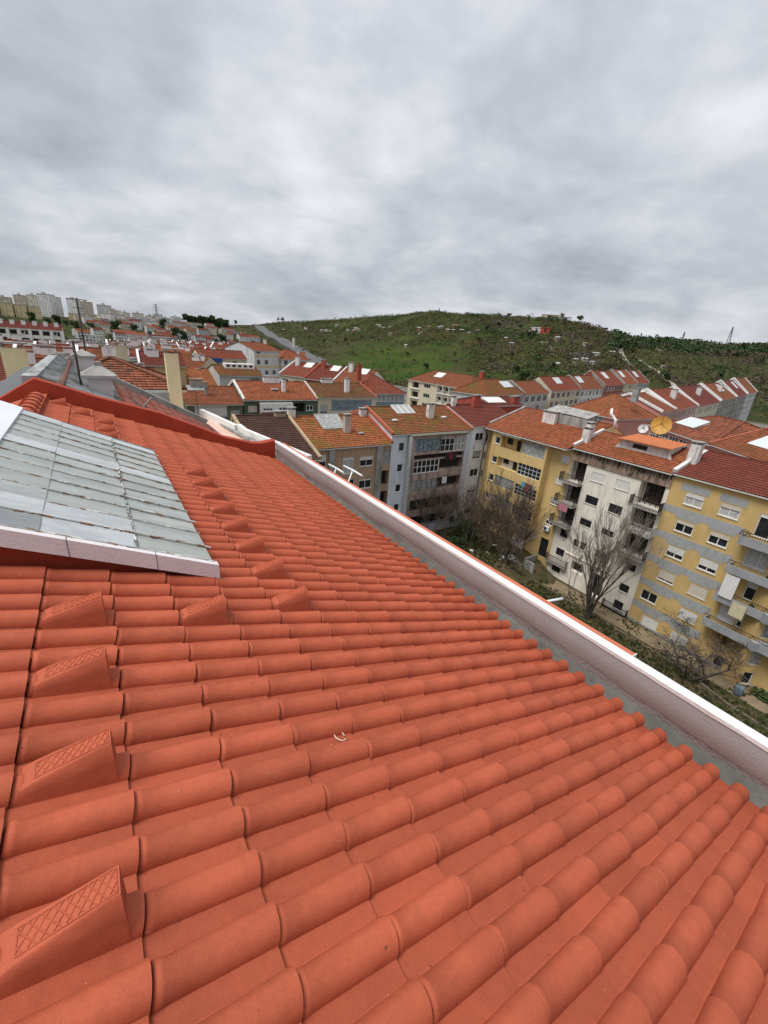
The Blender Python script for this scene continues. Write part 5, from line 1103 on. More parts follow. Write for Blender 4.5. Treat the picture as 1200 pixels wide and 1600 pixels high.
# ---------------------------------------------------------------- town at the left
hroofs = [tile_red, tile_rust, tile_orange, tile_maroon, tile_red]
hwalls = [farwall('town_wall_white', (.72, .71, .68)), farwall('town_wall_cream', (.58, .50, .34)), farwall('town_wall_grey', (.52, .52, .52), wx=2.6), farwall('town_wall_yellow', (.55, .42, .2))]
def townhouse(x, y, dg, w, D_, zb, ze, rise, rm, wm, label, group, name='house', nch=3):
    b = Bld(name, label, 'house', (x, y), dg, w, D_, zb, ze, wm, group); v = D_ / 2; b.walls(gable=(v, ze + rise)); b.gable(v, ze + rise, rm, geo=False, ov=.4)
    b.firewall(0, white, .35, .35)
    for i in range(nch): b.chimney(rng.uniform(.1, .9) * w, rng.uniform(.5, .9) * v, rng.uniform(.8, 1.8), .6, rng.uniform(.5, 1.3), mat=white)
    return b
# rows with white dormers and firewalls, hundred metres and more away
tr_ = random.Random(11); cnt = 0
for (x0, y0, dg, n_, w, ze, z2) in [(-12, 52, 4, 2, 9, -5.2, 2.4), (-20, 66, 0, 3, 10, -5.0, 2.6), (2, 62, 0, 1, 8, -6.6, 2.2), (-14, 84, -4, 3, 11, -5.2, 2.7), (-24, 108, 0, 4, 11, -5.4, 2.9), (2, 104, -30, 2, 10, -6.6, 2.9), (-30, 138, 3, 5, 12, -6.0, 3.0), (7, 140, -25, 3, 11, -6.2, 3.0), (-26, 172, 0, 5, 13, -6.8, 3.2), (20, 158, -28, 2, 11, -5.2, 3), (12, 190, -10, 4, 12, -6.4, 3), (-34, 215, 2, 3, 14, -8.6, 3), (8, 228, 0, 5, 13, -7.6, 3.2), (16, 272, -6, 5, 14, -7.8, 3.4), (62, 200, -20, 2, 12, -8.0, 3), (70, 250, -10, 3, 13, -9, 3), (40, 320, 0, 5, 15, -9.0, 3.5), (-4, 320, 4, 3, 14, -9.4, 3.2)]:
    a = R_(dg)
    w *= .62; z2 *= .8
    for i in range(int(n_ * 1.6)):
        g = i * (w + .05); x, y = x0 + math.cos(a) * g, y0 + math.sin(a) * g
        rr = math.hypot(x, y + 6); aa = math.degrees(math.atan2(x + w / 2, y)); ze_ = min(ze, rr * math.tan(R_(lerp_tab(aa, [(-12, -1.9), (1.5, -2.0), (4, -1.35), (8, -1.1), (17, -.7)]))) - z2 * 1.05)
        townhouse(x, y, dg, w, tr_.uniform(10, 13), -24, ze_ - tr_.uniform(0, .5), z2 * tr_.uniform(.8, 1.1), tr_.choice(hroofs), tr_.choice(hwalls), 'red or rusty roofed town house at the left', 'town houses at the left', nch=2 if y0 > 150 else 3)
# white modern blocks at the far left
MW = Bld('apartment_block', 'long white block with deep balconies and red roof at the far left edge', 'building', (-37, 262), 0, 28, 14, -23, -4.2, whitew)
MW.walls(front=[rec(1 + i * 3.9, 3.6 + i * 3.9, z, z - 1.9, deep=1.0, wall=darkin if (i + k) % 3 else greyw) for i in range(7) for k, z in enumerate((-4.9, -8.2, -11.5))], gable=(7, -1.6)); MW.gable(7, -1.6, tile_maroon, geo=False)
for i in range(7): MW.chimney(2 + i * 4, 4, 1.6, 1, 1.8, mat=white)
for i in range(8): m = MB(); m.box(.3 + i * 3.9, .75 + i * 3.9, -.8, -.01, -22, -4.4, T=MW.F); m.build('white_fin', white, MW.o)
# houses climbing the slope
cols_ = [farwall('slope_white', (.62, .61, .59), wx=2.8, wz=2.8), farwall('slope_cream', (.56, .50, .38), wx=3, wz=2.8), farwall('slope_pale', (.50, .50, .50), wx=2.6, wz=2.8)]
flatroof = flat('pale_flat_roof', (.40, .39, .37))
for i in range(98):
    az = tr_.uniform(-1, 17.3) if i < 74 else tr_.uniform(-1, 9); r = tr_.uniform(430, 870) if az > 9 else tr_.uniform(500, 790); p = polar(az, r)
    w, d, h = tr_.uniform(8, 20), tr_.uniform(8, 12), tr_.uniform(5, 11)
    b = Bld('house', 'small pale house on the far left slope', 'house', (p.x, p.y), tr_.uniform(-25, 25), w, d, p.z - 2, p.z + h, tr_.choice(cols_), 'houses on the far left slope'); 
    if tr_.random() < .45: b.walls(gable=(d / 2, p.z + h + 2)); b.gable(d / 2, p.z + h + 2, tr_.choice(hroofs), geo=False)
    else: b.walls(); m = MB(); m.box(-.3, w + .3, -.3, d + .3, h + 2, h + 2.4); m.build('roof', flatroof, b.o)
# apartment rows on the ridge
acols = [farwall('tower_cream', (.66, .61, .50), win=(.24, .23, .22), wx=3.4, wz=3.0, fx=(.25, .75), fz=(.25, .75)), farwall('tower_beige', (.60, .52, .40), win=(.25, .22, .2), wx=3.1, wz=3.0), farwall('tower_grey', (.50, .51, .53), win=(.2, .21, .23), wx=3.3, wz=3.0, fx=(.2, .7)), farwall('tower_white', (.74, .73, .71), win=(.28, .28, .28), wx=3.6, wz=3.0)]
yfar = farwall('terrace_ochre', (.62, .50, .28), win=(.3, .25, .2), wx=4.2, wz=3.1, fx=(.3, .7), fz=(.3, .72), stain=(.35, .26, .14))
def apt(az, r, w, h, mt, dg, zadd=0, rf=None):
    p = polar(az, r); z = p.z + zadd; b = Bld('apartment_block', 'pale apartment block on the left ridge', 'building', (p.x, p.y), dg, w, 13, z - 4, z + h, mt, 'apartment blocks on the ridge'); b.walls()
    m = MB(); m.box(-.3, w + .3, -.3, 13.3, h + 4, h + 4.6); m.box(w * .35, w * .55, 3, 8, h + 4.6, h + 7); m.build('roof', rf or flatroof, b.o)
az = -8.5; k = 0
TOPS = [(-8, 2.15), (-5.6, 1.9), (-5.0, 2.35), (-3.6, 2.35), (-2.2, 2.35), (-.5, 2.25), (0.6, 1.95), (1.6, 1.9), (3, 1.55), (4.5, 1.5), (6, 1.55), (7.9, 1.35), (9.2, 1.15)]
while az < 9.0:
    r = 880 + tr_.uniform(-25, 25); w = tr_.uniform(10, 17); dz = polar(az, r).z; top = r * math.tan(R_(lerp_tab(az, TOPS))) + tr_.uniform(-6, 1)
    apt(az, r, w, max(8, top - dz), tr_.choice(acols), tr_.uniform(-32, 32)); az += math.degrees((w + tr_.choice([.5, 1, 4])) / r); k += 1
az = -8.5
while az < -3.9: apt(az, 800, 13, 14.5 - (az + 8.5) * .6, yfar, tr_.uniform(-3, 3), zadd=3); az += math.degrees(14.5 / 800)
az = -1.2
while az < 2.6: apt(az, 810, 12, 9, yfar, tr_.uniform(-3, 3), zadd=1); az += math.degrees(13 / 810)
for i in range(22):
    az = tr_.uniform(-1, 9); r = tr_.uniform(760, 860); apt(az, r, tr_.uniform(9, 16), tr_.uniform(8, 15), tr_.choice(acols), tr_.uniform(-20, 20))

# ---------------------------------------------------------------- roads and tracks
def strip(name, pts, w, mat, dz, kind=True, dash=None):
    m = MB(); P = []
    for (a0, r0), (a1, r1) in zip(pts, pts[1:]):
        n = 14
        for i in range(n): t = i / n; P.append((a0 + (a1 - a0) * t, r0 + (r1 - r0) * t))
    P.append(pts[-1]); C = [polar(a, r) for a, r in P]
    # smooth
    for _ in range(6): C = [C[0]] + [(C[i - 1] + C[i] * 2 + C[i + 1]) / 4 for i in range(1, len(C) - 1)] + [C[-1]]
    L = []; Rr = []
    for i, c in enumerate(C):
        d = (C[min(i + 1, len(C) - 1)] - C[max(i - 1, 0)]); s = Vector((d.y, -d.x, 0)).normalized(); h = Vector((0, 0, dz)); k = dash if dash is not None else 0
        a = c + s * (k - w / 2) + h; b = c + s * (k + w / 2) + h; zz = max(ground_z(a.x, a.y), ground_z(b.x, b.y), c.z) + dz; a.z = zz; b.z = zz; L.append(a); Rr.append(b)
    m.grid([[a, b] for a, b in zip(L, Rr)], 0, True)
    # embankment skirts
    m.grid([[a, Vector((a.x, a.y, a.z - 4))] for a in L], 0); m.grid([[b, Vector((b.x, b.y, b.z - 4))] for b in Rr], 0)
    o = m.build(name, mat); tag(o, kind='structure'); return C
ROAD = [(17.84, 1062), (18.34, 960), (19.23, 860), (20.43, 772), (22.35, 648), (24.33, 548), (26.78, 406), (29.5, 300)]
asphalt = pmat('asphalt', (.105, .105, .108), var=.1, scale=.2)
strip('road', ROAD, 21, asphalt, .8); strip('road_verge', ROAD, 3, flat('median_strip', (.10, .10, .07)), .95, dash=0)
trackm = pmat('pale_track', (.30, .27, .22), var=.2, scale=.3)
strip('path', [(61.3, 742), (60.69, 648), (60.95, 618), (61.6, 600), (62.57, 570)], 5, trackm, .3); strip('path', [(62.9, 640), (65.14, 540), (66.58, 486), (67.5, 440)], 4, trackm, .3)
def roadpt(t, off):
    i = min(int(t), len(ROAD) - 2); f = t - i; a = ROAD[i][0] + (ROAD[i + 1][0] - ROAD[i][0]) * f; r = ROAD[i][1] + (ROAD[i + 1][1] - ROAD[i][1]) * f; p = polar(a, r); q = polar(ROAD[i + 1][0], ROAD[i + 1][1]); d = (q - polar(*ROAD[i])); d.z = 0; d.normalize(); s = Vector((d.y, -d.x, 0)); p = p + s * off; p.z = ground_z(p.x, p.y) + 1.6; return p, math.atan2(d.y, d.x)
def car():
    o = empty('car', (0, 0, 0)); m = MB(); m.box(-2.1, 2.1, -.85, .85, .35, .95); m.face([(-1.5, -.75, .95), (-1.1, -.65, 1.45), (.6, -.65, 1.45), (1.2, -.75, .95)]); m.face([(-1.5, .75, .95), (-1.1, .65, 1.45), (.6, .65, 1.45), (1.2, .75, .95)]); m.face([(-1.1, -.65, 1.45), (.6, -.65, 1.45), (.6, .65, 1.45), (-1.1, .65, 1.45)]); m.build('body', flat('dark_car_paint', (.04, .045, .06), .3), o)
    g = MB(); g.face([(.6, -.65, 1.45), (1.2, -.75, .95), (1.2, .75, .95), (.6, .65, 1.45)]); g.face([(-1.1, -.65, 1.45), (-1.5, -.75, .95), (-1.5, .75, .95), (-1.1, .65, 1.45)]); g.build('windscreen', glass, o)
    for x in (-1.3, 1.3):
        for y in (-.8, .8): w = MB(); w.tube([(x, y - .1, .33), (x, y + .1, .33)], .33, 10); w.build('wheel', darkmetal, o)
    return o
c0 = car(); tag(c0, 'dark car driving on the distant dual carriageway', 'car', 'cars on the distant road')
for i, (t, off) in enumerate([(2.4, -5), (3.3, 5), (3.9, -5), (4.3, 5), (4.9, -6), (5.4, 5)]):
    c = c0 if i == 0 else copy_tree(c0); p, a = roadpt(t, off); c.location = p; c.rotation_euler.z = a
# lamp posts by the road
def lamp():
    o = empty('street_lamp', (0, 0, 0)); tag(o, 'slim dark street lamp beside the distant road', 'street lamp', 'street lamps along the distant road'); m = MB(); m.tube([(0, 0, 0), (0, 0, 9), (1.2, 0, 9.8)], .12, 5); m.build('pole', darkmetal, o); h = MB(); h.box(1.0, 1.8, -.15, .15, 9.7, 9.85); h.build('lamp_head', blindg, o); return o
l0 = lamp()
for i, (t, off) in enumerate([(1.5, -13), (2.6, -13), (3.4, -13), (4.2, -13), (4.8, -13), (5.4, -13)]):
    c = l0 if i == 0 else copy_tree(l0); p, a = roadpt(t, off); c.location = p + Vector((0, 0, -.8))

# ---------------------------------------------------------------- sheds and small houses on the hill
shedm = [pmat('shed_white', (.45, .44, .41), var=.25), pmat('shed_grey', (.30, .29, .27), var=.3), pmat('shed_rust', (.27, .14, .09), var=.3)]
shed_roofs = [pmat('tin_roof', (.33, .33, .32), var=.3, scale=1), pmat('rusty_tin_roof', (.28, .17, .12), var=.3, scale=1), shedm[0]]
def shed(az, r, w, d, h, label, group, m1=None, m2=None, dg=None):
    p = polar(az, r); o = empty('garden_shed' if not label.startswith('far') else 'house', p, R_(tr_.uniform(-40, 40) - az if dg is None else dg)); tag(o, label, 'shed' if group else 'house', group)
    m = MB(); m.box(-w / 2, w / 2, -d / 2, d / 2, -1.5, h); m.box(-w * .15, w * .05, -d / 2 - .02, -d / 2 + .1, 0, h * .8, 1); m.build('wall', [m1 or tr_.choice(shedm), darkin], o)
    q = MB(); q.face([(-w / 2 - .3, -d / 2 - .4, h), (w / 2 + .3, -d / 2 - .4, h), (w / 2 + .3, d / 2 + .3, h + .9), (-w / 2 - .3, d / 2 + .3, h + .9)]); q.box(-w / 2 - .3, w / 2 + .3, -d / 2 - .42, -d / 2 - .4, h - .15, h + .02); q.build('roof', m2 or tr_.choice(shed_roofs), o)
SH = [(23.52, 912), (28.6, 792), (29.8, 758), (30.6, 766), (33.8, 730), (40.1, 678), (44.5, 638), (48, 604), (51.7, 622), (50.8, 622), (52.5, 544), (58.2, 474), (56.7, 434), (37.4, 680), (40.9, 664), (48.9, 562), (64.2, 766), (56.8, 468), (53.7, 574), (36.4, 566)]
for a, r in SH:
    for k in range(tr_.choice([1, 2, 3])):
        shed(a + tr_.gauss(0, .45), r + tr_.gauss(0, 14), tr_.uniform(3, 6.5), tr_.uniform(2.5, 5), tr_.uniform(1.6, 2.6), 'small makeshift shed among the hillside allotments', 'sheds on the hillside')
for i in range(26):
    a = tr_.choice([tr_.gauss(28, 3), tr_.gauss(35, 5), tr_.gauss(52, 5), tr_.gauss(62, 5)]); r = lerp_tab(a, SKY_R) * tr_.uniform(.74 if a < 46 else .6, .86)
    shed(a, r, tr_.uniform(2.5, 8), tr_.uniform(2, 5), tr_.uniform(1.6, 2.8), 'small makeshift shed among the hillside allotments', 'sheds on the hillside')
shed(52.4, 540 + 70, 12, 8, 5.5, 'far red walled house beside a white one halfway up the hill', None, m1=flat('bright_red_wall', (.42, .07, .04)), m2=tile_red, dg=-50); shed(51.4, 540 + 72, 12, 8, 6, 'far white house beside the red walled one halfway up the hill', None, m1=white, dg=-50)
shed(52.6, 770, 26, 10, 6, 'far long pale villa on the hill crest', None, m1=creamw, m2=tile_rust, dg=-50); shed(54.4, 745, 14, 9, 5, 'far pale villa at the right shoulder of the hill crest', None, m1=white, dg=-50)
# litter-pale boulders and tarps in the meadow
# monument on the summit
mo = empty('monument', polar(39.6, 850)); tag(mo, 'small stepped stone monument on the hill summit', 'monument'); m = MB(); m.box(-2.6, 2.6, -2.6, 2.6, -1, 1.4); m.build('plinth', flat('dark_stone', (.13, .13, .12)), mo); m = MB()
m.tube([(0, 0, 1.4), (0, 0, 4), (0, 0, 7)], [1.3, .9, .3], 6); m.build('obelisk', MATS['dark_stone'], mo)
def pylon(p, h, label, group='lattice pylons on the skyline'):
    o = empty('pylon', p); tag(o, label, 'pylon', group); m = MB(); w = h * .09
    for sx, sy in ((-1, -1), (1, -1), (1, 1), (-1, 1)): m.beam((sx * w, sy * w, -2), (sx * .3, sy * .3, h), .5, .5)
    for i in range(7):
        a = i / 7; b = (i + 1) / 7; wa = w * (1 - a) + .3 * a; wb = w * (1 - b) + .3 * b
        m.beam((-wa, -wa, h * a), (wb, -wb, h * b), .3, .3); m.beam((wa, -wa, h * a), (-wb, -wb, h * b), .3, .3)
    m.build('tower', pmat('galvanised_steel', (.18, .18, .19)), o); c = MB()
    for z, l in ((.72, .22), (.84, .18), (.95, .13)): c.beam((-h * l, 0, h * z), (h * l, 0, h * z), .45, .45)
    c.build('crossarm', MATS['galvanised_steel'], o)
pylon(polar(70.2, 960), 32, 'tall lattice pylon at the right end of the skyline', None); pylon(polar(66.3, 1000), 22, 'lattice pylon on the dark wooded ridge, middle of three', None); pylon(polar(62.4, 1010), 18, 'small lattice pylon where the hill meets the wooded ridge', None); pylon(polar(6.9, 905), 32, 'thin lattice mast left of the pine grove', None)

# ---------------------------------------------------------------- vegetation
veg = [leafd, leafm, leafo, leafb, leafg]
def canopy_tree(h, w, mat, seed, n=900, lobes=9, leaf=.45, trunk=True, low=.15):
    r = random.Random(seed); o = empty('tree', (0, 0, 0)); m = MB()
    m.tube([(0, 0, -.8), (.1, 0, h * .3), (.0, .1, h * .7)], [h * .035, h * .025, h * .01], 6)
    for i in range(5): a = r.uniform(0, 6.28); m.tube([(0, 0, h * r.uniform(.2, .45)), (math.cos(a) * w * .3, math.sin(a) * w * .3, h * r.uniform(.55, .8))], [h * .015, h * .005], 4)
    m.build('trunk', pmat('bark', (.10, .08, .06), var=.3, scale=4), o)
    c = MB()
    for i in range(lobes):
        a = r.uniform(0, 6.28); q = math.sqrt(r.random()) * w * .34; z = h * r.uniform(low + .2, .85); s = w * r.uniform(.16, .28) * (1.15 - .5 * z / h)
        leafball(c, (math.cos(a) * q, math.sin(a) * q, z), (s, s, s * .85), n // lobes, leaf, rg=r)
    c.build('crown', mat, o); return o
protos = {}
def place_tree(kind, az, r, s, label, group=None, name='tree', pos=None):
    if kind not in protos:
        h, w, mt, n, lobes, leaf = {'dark': (8, 8, leafd, 700, 9, .5), 'olive': (6, 7, leafo, 600, 8, .45), 'brown': (7, 7, leafb, 600, 9, .35), 'pine': (16, 11, leafd, 1100, 12, .8), 'cypress': (9, 3.2, leafd, 500, 8, .4), 'grey': (9, 6, leafg, 500, 10, .3)}[kind]
        protos[kind] = canopy_tree(h, w, mt, hash(kind) % 99 if 0 else len(protos) + 3, n, lobes, leaf); o = protos[kind]
    else: o = copy_tree(protos[kind])
    o.location = pos or polar(az, r); o.rotation_euler.z = tr_.uniform(0, 6.28); o.scale = (s, s, s * tr_.uniform(.85, 1.15)); o['label'] = label; o['category'] = 'tree'
    if group: o['group'] = group
    elif 'group' in o: del o['group']
    return o
for i in range(42): place_tree('pine', 9.7 + i * .11 + tr_.uniform(-.1, .1), 905 + tr_.uniform(-20, 20), tr_.uniform(.9, 1.35), 'dark pine in the grove on the left skyline', 'pines of the skyline grove')
place_tree('pine', 15.2, 1100, .8, 'round dark tree just right of the pine grove on the skyline'); place_tree('brown', 20.6, 1195, 2.0, 'twin bare-looking tree on the skyline where the road vanishes'); place_tree('grey', 20.1, 1195, 1.6, 'small grey tree on the skyline left of the twin bare one')
place_tree('dark', 38.65, 445, 1.0, 'single dark round tree in the meadow'); place_tree('dark', 43.8, 850, .7, 'lone dark tree on the crest right of the monument'); place_tree('olive', 48, 778, 1.1, 'broad olive clump on the crest, left of the long villa'); place_tree('brown', 53.9, 745, 1.3, 'tall brown tree beside the long villa on the crest'); place_tree('olive', 55.9, 712, 1.5, 'rounded olive tree on the right shoulder of the hill'); place_tree('dark', 58.7, 700, .9, 'lone dark tree at the right foot of the crest')
for a, r in [(-6.5, 600), (-4.2, 690), (-3.0, 730), (-1.5, 700), (-.8, 650), (.6, 690), (1.6, 640), (2.8, 600), (-2.2, 660), (4.5, 690), (6.2, 640), (8.5, 590), (9.4, 560), (12.9, 600), (13.6, 560), (11.2, 690), (7.4, 700)]:
    place_tree(tr_.choice(['dark', 'dark', 'pine']), a, r, tr_.uniform(.9, 1.4), 'dark evergreen tree among the houses of the far left slope', 'evergreens on the far left slope')
for i in range(95):
    a = tr_.uniform(44, 78); r = lerp_tab(a, SKY_R) * tr_.uniform(.48, .93); k = tr_.choice(['dark', 'dark', 'olive', 'brown', 'brown', 'grey', 'cypress'])
    place_tree(k, a, r, tr_.uniform(.6, 1.35), {'dark': 'dark evergreen tree scattered on the right hillside', 'cypress': 'narrow dark tree scattered on the right hillside', 'olive': 'olive green tree scattered on the right hillside', 'brown': 'leafless brown tree scattered on the right hillside', 'grey': 'leafless grey tree scattered on the right hillside'}[k], {'dark': 'evergreens', 'cypress': 'narrow trees', 'olive': 'olive trees', 'brown': 'brown trees', 'grey': 'grey trees'}[k] + ' on the right hillside')
for i in range(36):
    a = tr_.uniform(19, 44); r = lerp_tab(a, SKY_R) * tr_.uniform(.55, .9)
    k = tr_.choice(['dark', 'brown', 'olive']); place_tree(k, a, r, tr_.uniform(.35, .8), {'dark': 'dark bushy tree scattered on the left hillside', 'brown': 'leafless brown bushy tree on the left hillside', 'olive': 'olive bushy tree on the left hillside'}[k], {'dark': 'dark', 'brown': 'brown', 'olive': 'olive'}[k] + ' bushy trees of the left hillside')
# scrub and woodland nobody could count
def scatter(name, n, azr, rr, size, cols, dens, seed, nq=34):
    r_ = random.Random(seed); m = MB(); c = 0; tries = 0
    while c < n and tries < n * 8:
        tries += 1; a = r_.uniform(*azr); R0 = lerp_tab(a, SKY_R); r = R0 * math.sqrt(r_.uniform(rr[0] ** 2, rr[1] ** 2)); x, y = r * math.sin(R_(a)), r * math.cos(R_(a))
        if r_.random() > dens(a, r / R0, x, y): continue
        # keep the road clear
        ra = lerp_tab(r, sorted([(q[1], q[0]) for q in ROAD]))
        if 290 < r < 1070 and abs(a - ra) * r * .01745 < 17: continue
        p = Vector((x, y, ground_z(x, y))); s = size[0] + (size[1] - size[0]) * r_.random() ** 2; h = s * r_.uniform(.4, .75)
        nv = noise.noise(Vector((x / 60, y / 60, 7))); ci = min(len(cols) - 1, max(0, int((nv + .5) * len(cols) + r_.gauss(0, .8))))
        leafball(m, (p.x, p.y, p.z + h * .6), (s, s, h), nq, s * .23, mat=ci, rg=r_); c += 1
    o = m.build(name, cols); tag(o, kind='stuff'); return o
def d1(a, t, x, y):
    d = .5 + 1.1 * noise.noise(Vector((x / 45, y / 45, 1))); 
    if 26 < a < 43 and .44 < t < .66: d *= .15
    return d + (.35 if a > 44 else 0)
s1 = scatter('scrub', 7500, (17, 47), (.36, 1.0), (.8, 3.8), [leafd, leafo, leafm, leafb, leafo], d1, 1, 30); tag(s1, 'low olive and brown scrub covering the hill', 'scrub')
s2 = scatter('scrub', 5200, (46, 82), (.36, .99), (1.2, 5.2), [leafd, leafm, leafb, leafo, leafb, leafg], d1, 2); tag(s2, 'dense brown and green scrub on the right side of the hill', 'scrub')
s3 = scatter('woodland', 2600, (59.5, 84), (.80, 1.01), (4, 9), [leafd, leafd, leafd, leafb], lambda a, t, x, y: 1, 3, 34); tag(s3, 'dark wood covering the far right ridge', 'woodland')
s4 = scatter('scrub', 650, (-10, 17), (.52, .92), (1.5, 5), [leafd, leafd, leafm, leafb], lambda a, t, x, y: .25 + .9 * noise.noise(Vector((x / 60, y / 60, 4))), 4); tag(s4, 'dark green scrub between the houses on the left slope', 'scrub')

# ---------------------------------------------------------------- courtyard garden
bark = pmat('grey_bark', (.17, .14, .115), var=.3, scale=5); darkbark = pmat('dark_bark', (.075, .06, .05), var=.3, scale=5); palebark = pmat('pale_twig_bark', (.24, .20, .16), var=.25, scale=5)
def bare_tree(pos, h, stems, spread, label, seed, mats, levels=4, r0=.11, up=.75, kids=4, name='bare_tree', lean=0.0, minr=.006, cat='tree', group=None):
    r = random.Random(seed); o = empty(name, pos); tag(o, label, cat, group); tm = MB(); bm_ = MB()
    def grow(p, d, ln, rad, lv):
        n = 4; pts = [p]; rs = [rad]; q = p
        for i in range(n):
            d = (d + Vector((r.gauss(0, .10), r.gauss(0, .10), r.gauss(0, .05) + (up - .5) * .12))).normalized(); q = q + d * ln / n; pts.append(q); rs.append(max(minr, rad * (1 - .6 * (i + 1) / n)))
        (tm if lv == levels else bm_).tube(pts, rs, 5 if lv >= levels - 1 else 3, caps=False)
        if lv <= 0: return
        for k in range(kids + (1 if lv == levels else 0)):
            t = r.uniform(.35, 1.0); i = min(n - 1, int(t * n)); b = pts[i].lerp(pts[i + 1], t * n - i)
            e = Vector((r.gauss(0, 1), r.gauss(0, 1), r.gauss(0, .4))).normalized(); nd = (d * up + e * (1 - up) * 1.5).normalized(); grow(b, nd, ln * r.uniform(.45, .72), max(minr, rs[i] * .55), lv - 1)
    for s in range(stems):
        a = 6.28 * s / stems + r.uniform(-.4, .4); d = Vector((math.cos(a) * spread, math.sin(a) * spread, 1)).normalized(); grow(Vector((math.cos(a) * .15 * (stems > 1), math.sin(a) * .15 * (stems > 1), -.2)), d, h * r.uniform(.42, .6), r0 * r.uniform(.7, 1.1), levels)
    tm.build('trunk', mats[0], o); bm_.build('crown', mats[1], o); return o
bare_tree((39.3, 18.3, -25), 13.0, 11, .12, 'tall many-stemmed bare poplar in front of the white block', 5, [darkbark, pmat('poplar_twig_bark', (.19, .16, .13), var=.3)], 3, .11, .92, 4, minr=.012)
bare_tree((39.4, 8.7, -25), 6.8, 4, .85, 'spreading dark bare tree in front of the ochre banded block', 8, [darkbark, darkbark], 4, .15, .55, 4, minr=.012)
bare_tree((40.8, 21.5, -25), 8, 2, .15, 'slim bare sapling left of the tall poplar', 9, [bark, palebark], 3, .05, .85, 4, minr=.009)
for i, (x, y, h) in enumerate([(41.5, 29.5, 8.5), (40.2, 30.8, 9), (42.2, 32.6, 9.5), (39.0, 32.5, 8.5), (40.8, 34.5, 9), (37.6, 34.5, 8), (36.2, 37.8, 9.5), (34.2, 38.2, 9), (38.6, 29.2, 7)]):
    bare_tree((x, y, ground_z(x, y)), h, 7, .36, 'bare brown shrub, ' + ['nearest the yellow block\'s right side', 'second from the yellow block\'s door', 'tallest under the yellow block\'s bay', 'left of the tallest one under the bay', 'in the middle of the thicket', 'over the dark bush', 'before the pale blue block\'s right corner', 'leftmost, before the pale blue block', 'lowest, nearest the garden steps'][i], 20 + i, [bark, pmat('brown_twig_bark', (.12, .09, .07), var=.3)], 3, .05, .82, 4, name='bare_shrub', minr=.013, cat='shrub', group='bare thicket in the courtyard')
def bush(pos, s, label, mat, seed, n=700, leaf=.12, name='bush'):
    r = random.Random(seed); o = empty(name, pos); tag(o, label, 'bush'); m = MB()
    m.tube([(0, 0, -.3), (0, 0, s[2])], [.08, .03], 5); m.build('stem', bark, o); c = MB()
    for i in range(7): leafball(c, (r.uniform(-.5, .5) * s[0], r.uniform(-.5, .5) * s[1], r.uniform(.3, .9) * s[2]), (s[0] * .5, s[1] * .5, s[2] * .45), n // 7, leaf, rg=r)
    c.build('foliage', mat, o)
bush((38.6, 36.6, ground_z(38.6, 36.6)), (1.6, 1.6, 2.4), 'dark green conifer-like bush in the courtyard corner', leafd, 1, 1400)
bush((36.2, 35.2, ground_z(36, 35)), (1.2, 1.2, 1.2), 'low dark bush left of the conifer-like one', leafd, 2); bush((42.2, 39.2, ground_z(42, 39)), (1.4, .6, .7), 'low green shrubs along the foot of the narrow white block', leafm, 3); bush((40.9, 37.8, ground_z(41, 38)), (1.2, .8, .6), 'low shrub on the garden terrace', leafo, 4)
bush((42.3, 4.4, -25), (.5, .9, .7), 'small green shrubs at the foot of the ochre block', leafm, 5); bush((41.6, 2.6, -25), (.4, .6, .5), 'tiny shrub beside the plinth at the right edge', leafd, 6)
# terrace wall, steps and kerbs
m = MB(); n_ = 9
for i in range(n_): m.box(38.5 + i * .0, 41.2, 27.2 + i * .32, 27.2 + (i + 1) * .32, -25.2, -24.98 + 1.5 * (i + 1) / n_)
tag(m.build('garden_steps', concrete), kind='structure')
m = MB(); m.box(41.3, 43.6, 28.2, 28.45, -25.2, -23.2); m.box(41.3, 41.5, 26.9, 28.2, -25.2, -23.35); tag(m.build('retaining_wall', concrete), 'low grey retaining wall and planter by the yellow block\'s door', 'wall')
m = MB(); m.beam((40.7, 26.5, -24.95), (40.2, 9.6, -24.95), .10, .12); m.beam((40.2, 9.6, -24.95), (38.9, 5.5, -24.95), .14, .16); m.beam((38.9, 5.5, -24.95), (38.2, -3, -24.95), .14, .16); tag(m.build('kerb', pmat('earthy_kerb', (.15, .13, .10), var=.3)), kind='structure')
m = MB(); ys = [26.5, 20, 14, 9, 4, -4]
m.grid([[Vector((40.75 + .25 * math.sin(y), y, -24.985)), Vector((43.3 - (26 - y) * .01, y, -24.985))] for i, y in enumerate(ys)], 0); tag(m.build('path', pmat('trodden_earth', (.21, .16, .10), var=.25, scale=1.5, stain=(.10, .09, .05), stain_amt=.7)), kind='structure')
r = random.Random(4); m = MB()
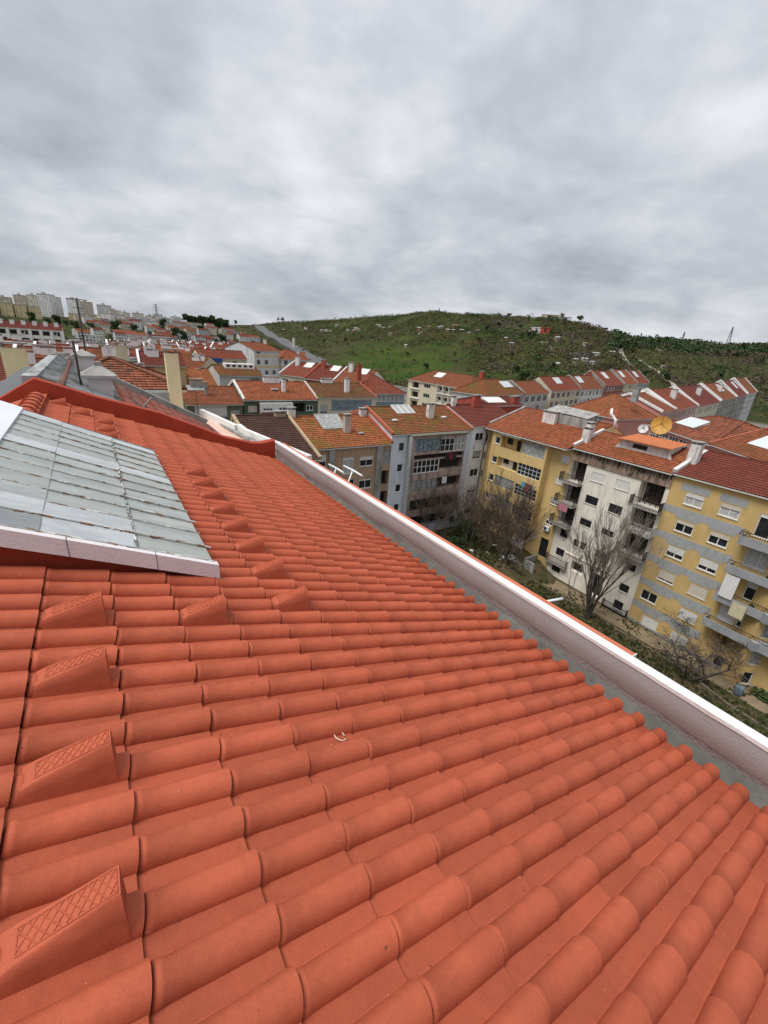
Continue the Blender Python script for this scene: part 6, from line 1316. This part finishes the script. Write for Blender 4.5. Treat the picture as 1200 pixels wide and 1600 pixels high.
for i in range(9000):
    x = r.uniform(32.5, 43.2); y = r.uniform(-3, 39); 
    if noise.noise(Vector((x * .5, y * .5, 0))) < r.uniform(-.2, .9) and x > 40.5: continue
    z = ground_z(x, y); s = r.uniform(.06, .2); a = r.uniform(0, 3.14); dx, dy = math.cos(a) * s, math.sin(a) * s; m.face([(x - dx, y - dy, z), (x + dx, y + dy, z), (x + dx * .6, y + dy * .6, z + s * 1.6), (x - dx * .4, y - dy * .4, z + s * 1.2)], r.choice([0, 0, 1, 2]))
tag(m.build('grass', [pmat('winter_grass', (.035, .05, .012), var=.3), leafo, leafb]), 'thin winter grass and weeds in the courtyard', 'grass', kind='stuff')
o = empty('barrel', (41.0, 5.6, -25)); tag(o, 'blue-grey barrel standing in the garden at the lower right', 'barrel'); m = MB(); m.tube([(0, 0, 0), (0, 0, .2), (0, 0, .7), (0, 0, .85)], [.28, .32, .32, .28], 12); m.build('drum', flat('blue_grey_plastic', (.12, .16, .2)), o)
for i, (x, y) in enumerate([(39.5, 30.2), (38.5, 31.8), (37.0, 33.2), (41.0, 33.0), (36.5, 36.3)]):
    m = MB(); m.box(-.3, .3, -.2, .2, 0, .05); m.box(-.2, .25, -.15, .2, .051, .09); b = m.build('board', blindw, None, (x, y, ground_z(x, y) + .02), i * .9); tag(b, 'pale scrap board lying in the courtyard garden', 'board', 'scrap boards in the garden')

# ---------------------------------------------------------------- labels: tell the members of a group apart, left to right
UN = ['', 'first', 'second', 'third', 'fourth', 'fifth', 'sixth', 'seventh', 'eighth', 'ninth', 'tenth', 'eleventh', 'twelfth', 'thirteenth', 'fourteenth', 'fifteenth', 'sixteenth', 'seventeenth', 'eighteenth', 'nineteenth']
TN = {2: 'twent', 3: 'thirt', 4: 'fort', 5: 'fift', 6: 'sixt', 7: 'sevent', 8: 'eight', 9: 'ninet'}
def ordinal(n):
    if n < 20: return UN[n]
    t, u = divmod(n, 10); return TN[t] + ('ieth' if u == 0 else 'y-' + UN[u])
byl = {}
for o_ in bpy.data.objects:
    if o_.parent is None and 'group' in o_ and 'label' in o_: byl.setdefault((o_['group'], o_['label']), []).append(o_)
bpy.context.view_layer.update()
for (g_, l_), L_ in byl.items():
    if 1 < len(L_) < 100:
        L_.sort(key=lambda q: math.atan2(q.matrix_world.translation.x, q.matrix_world.translation.y))
        for i, q in enumerate(L_): q['label'] = l_ + ', ' + ordinal(i + 1) + ' from the left'
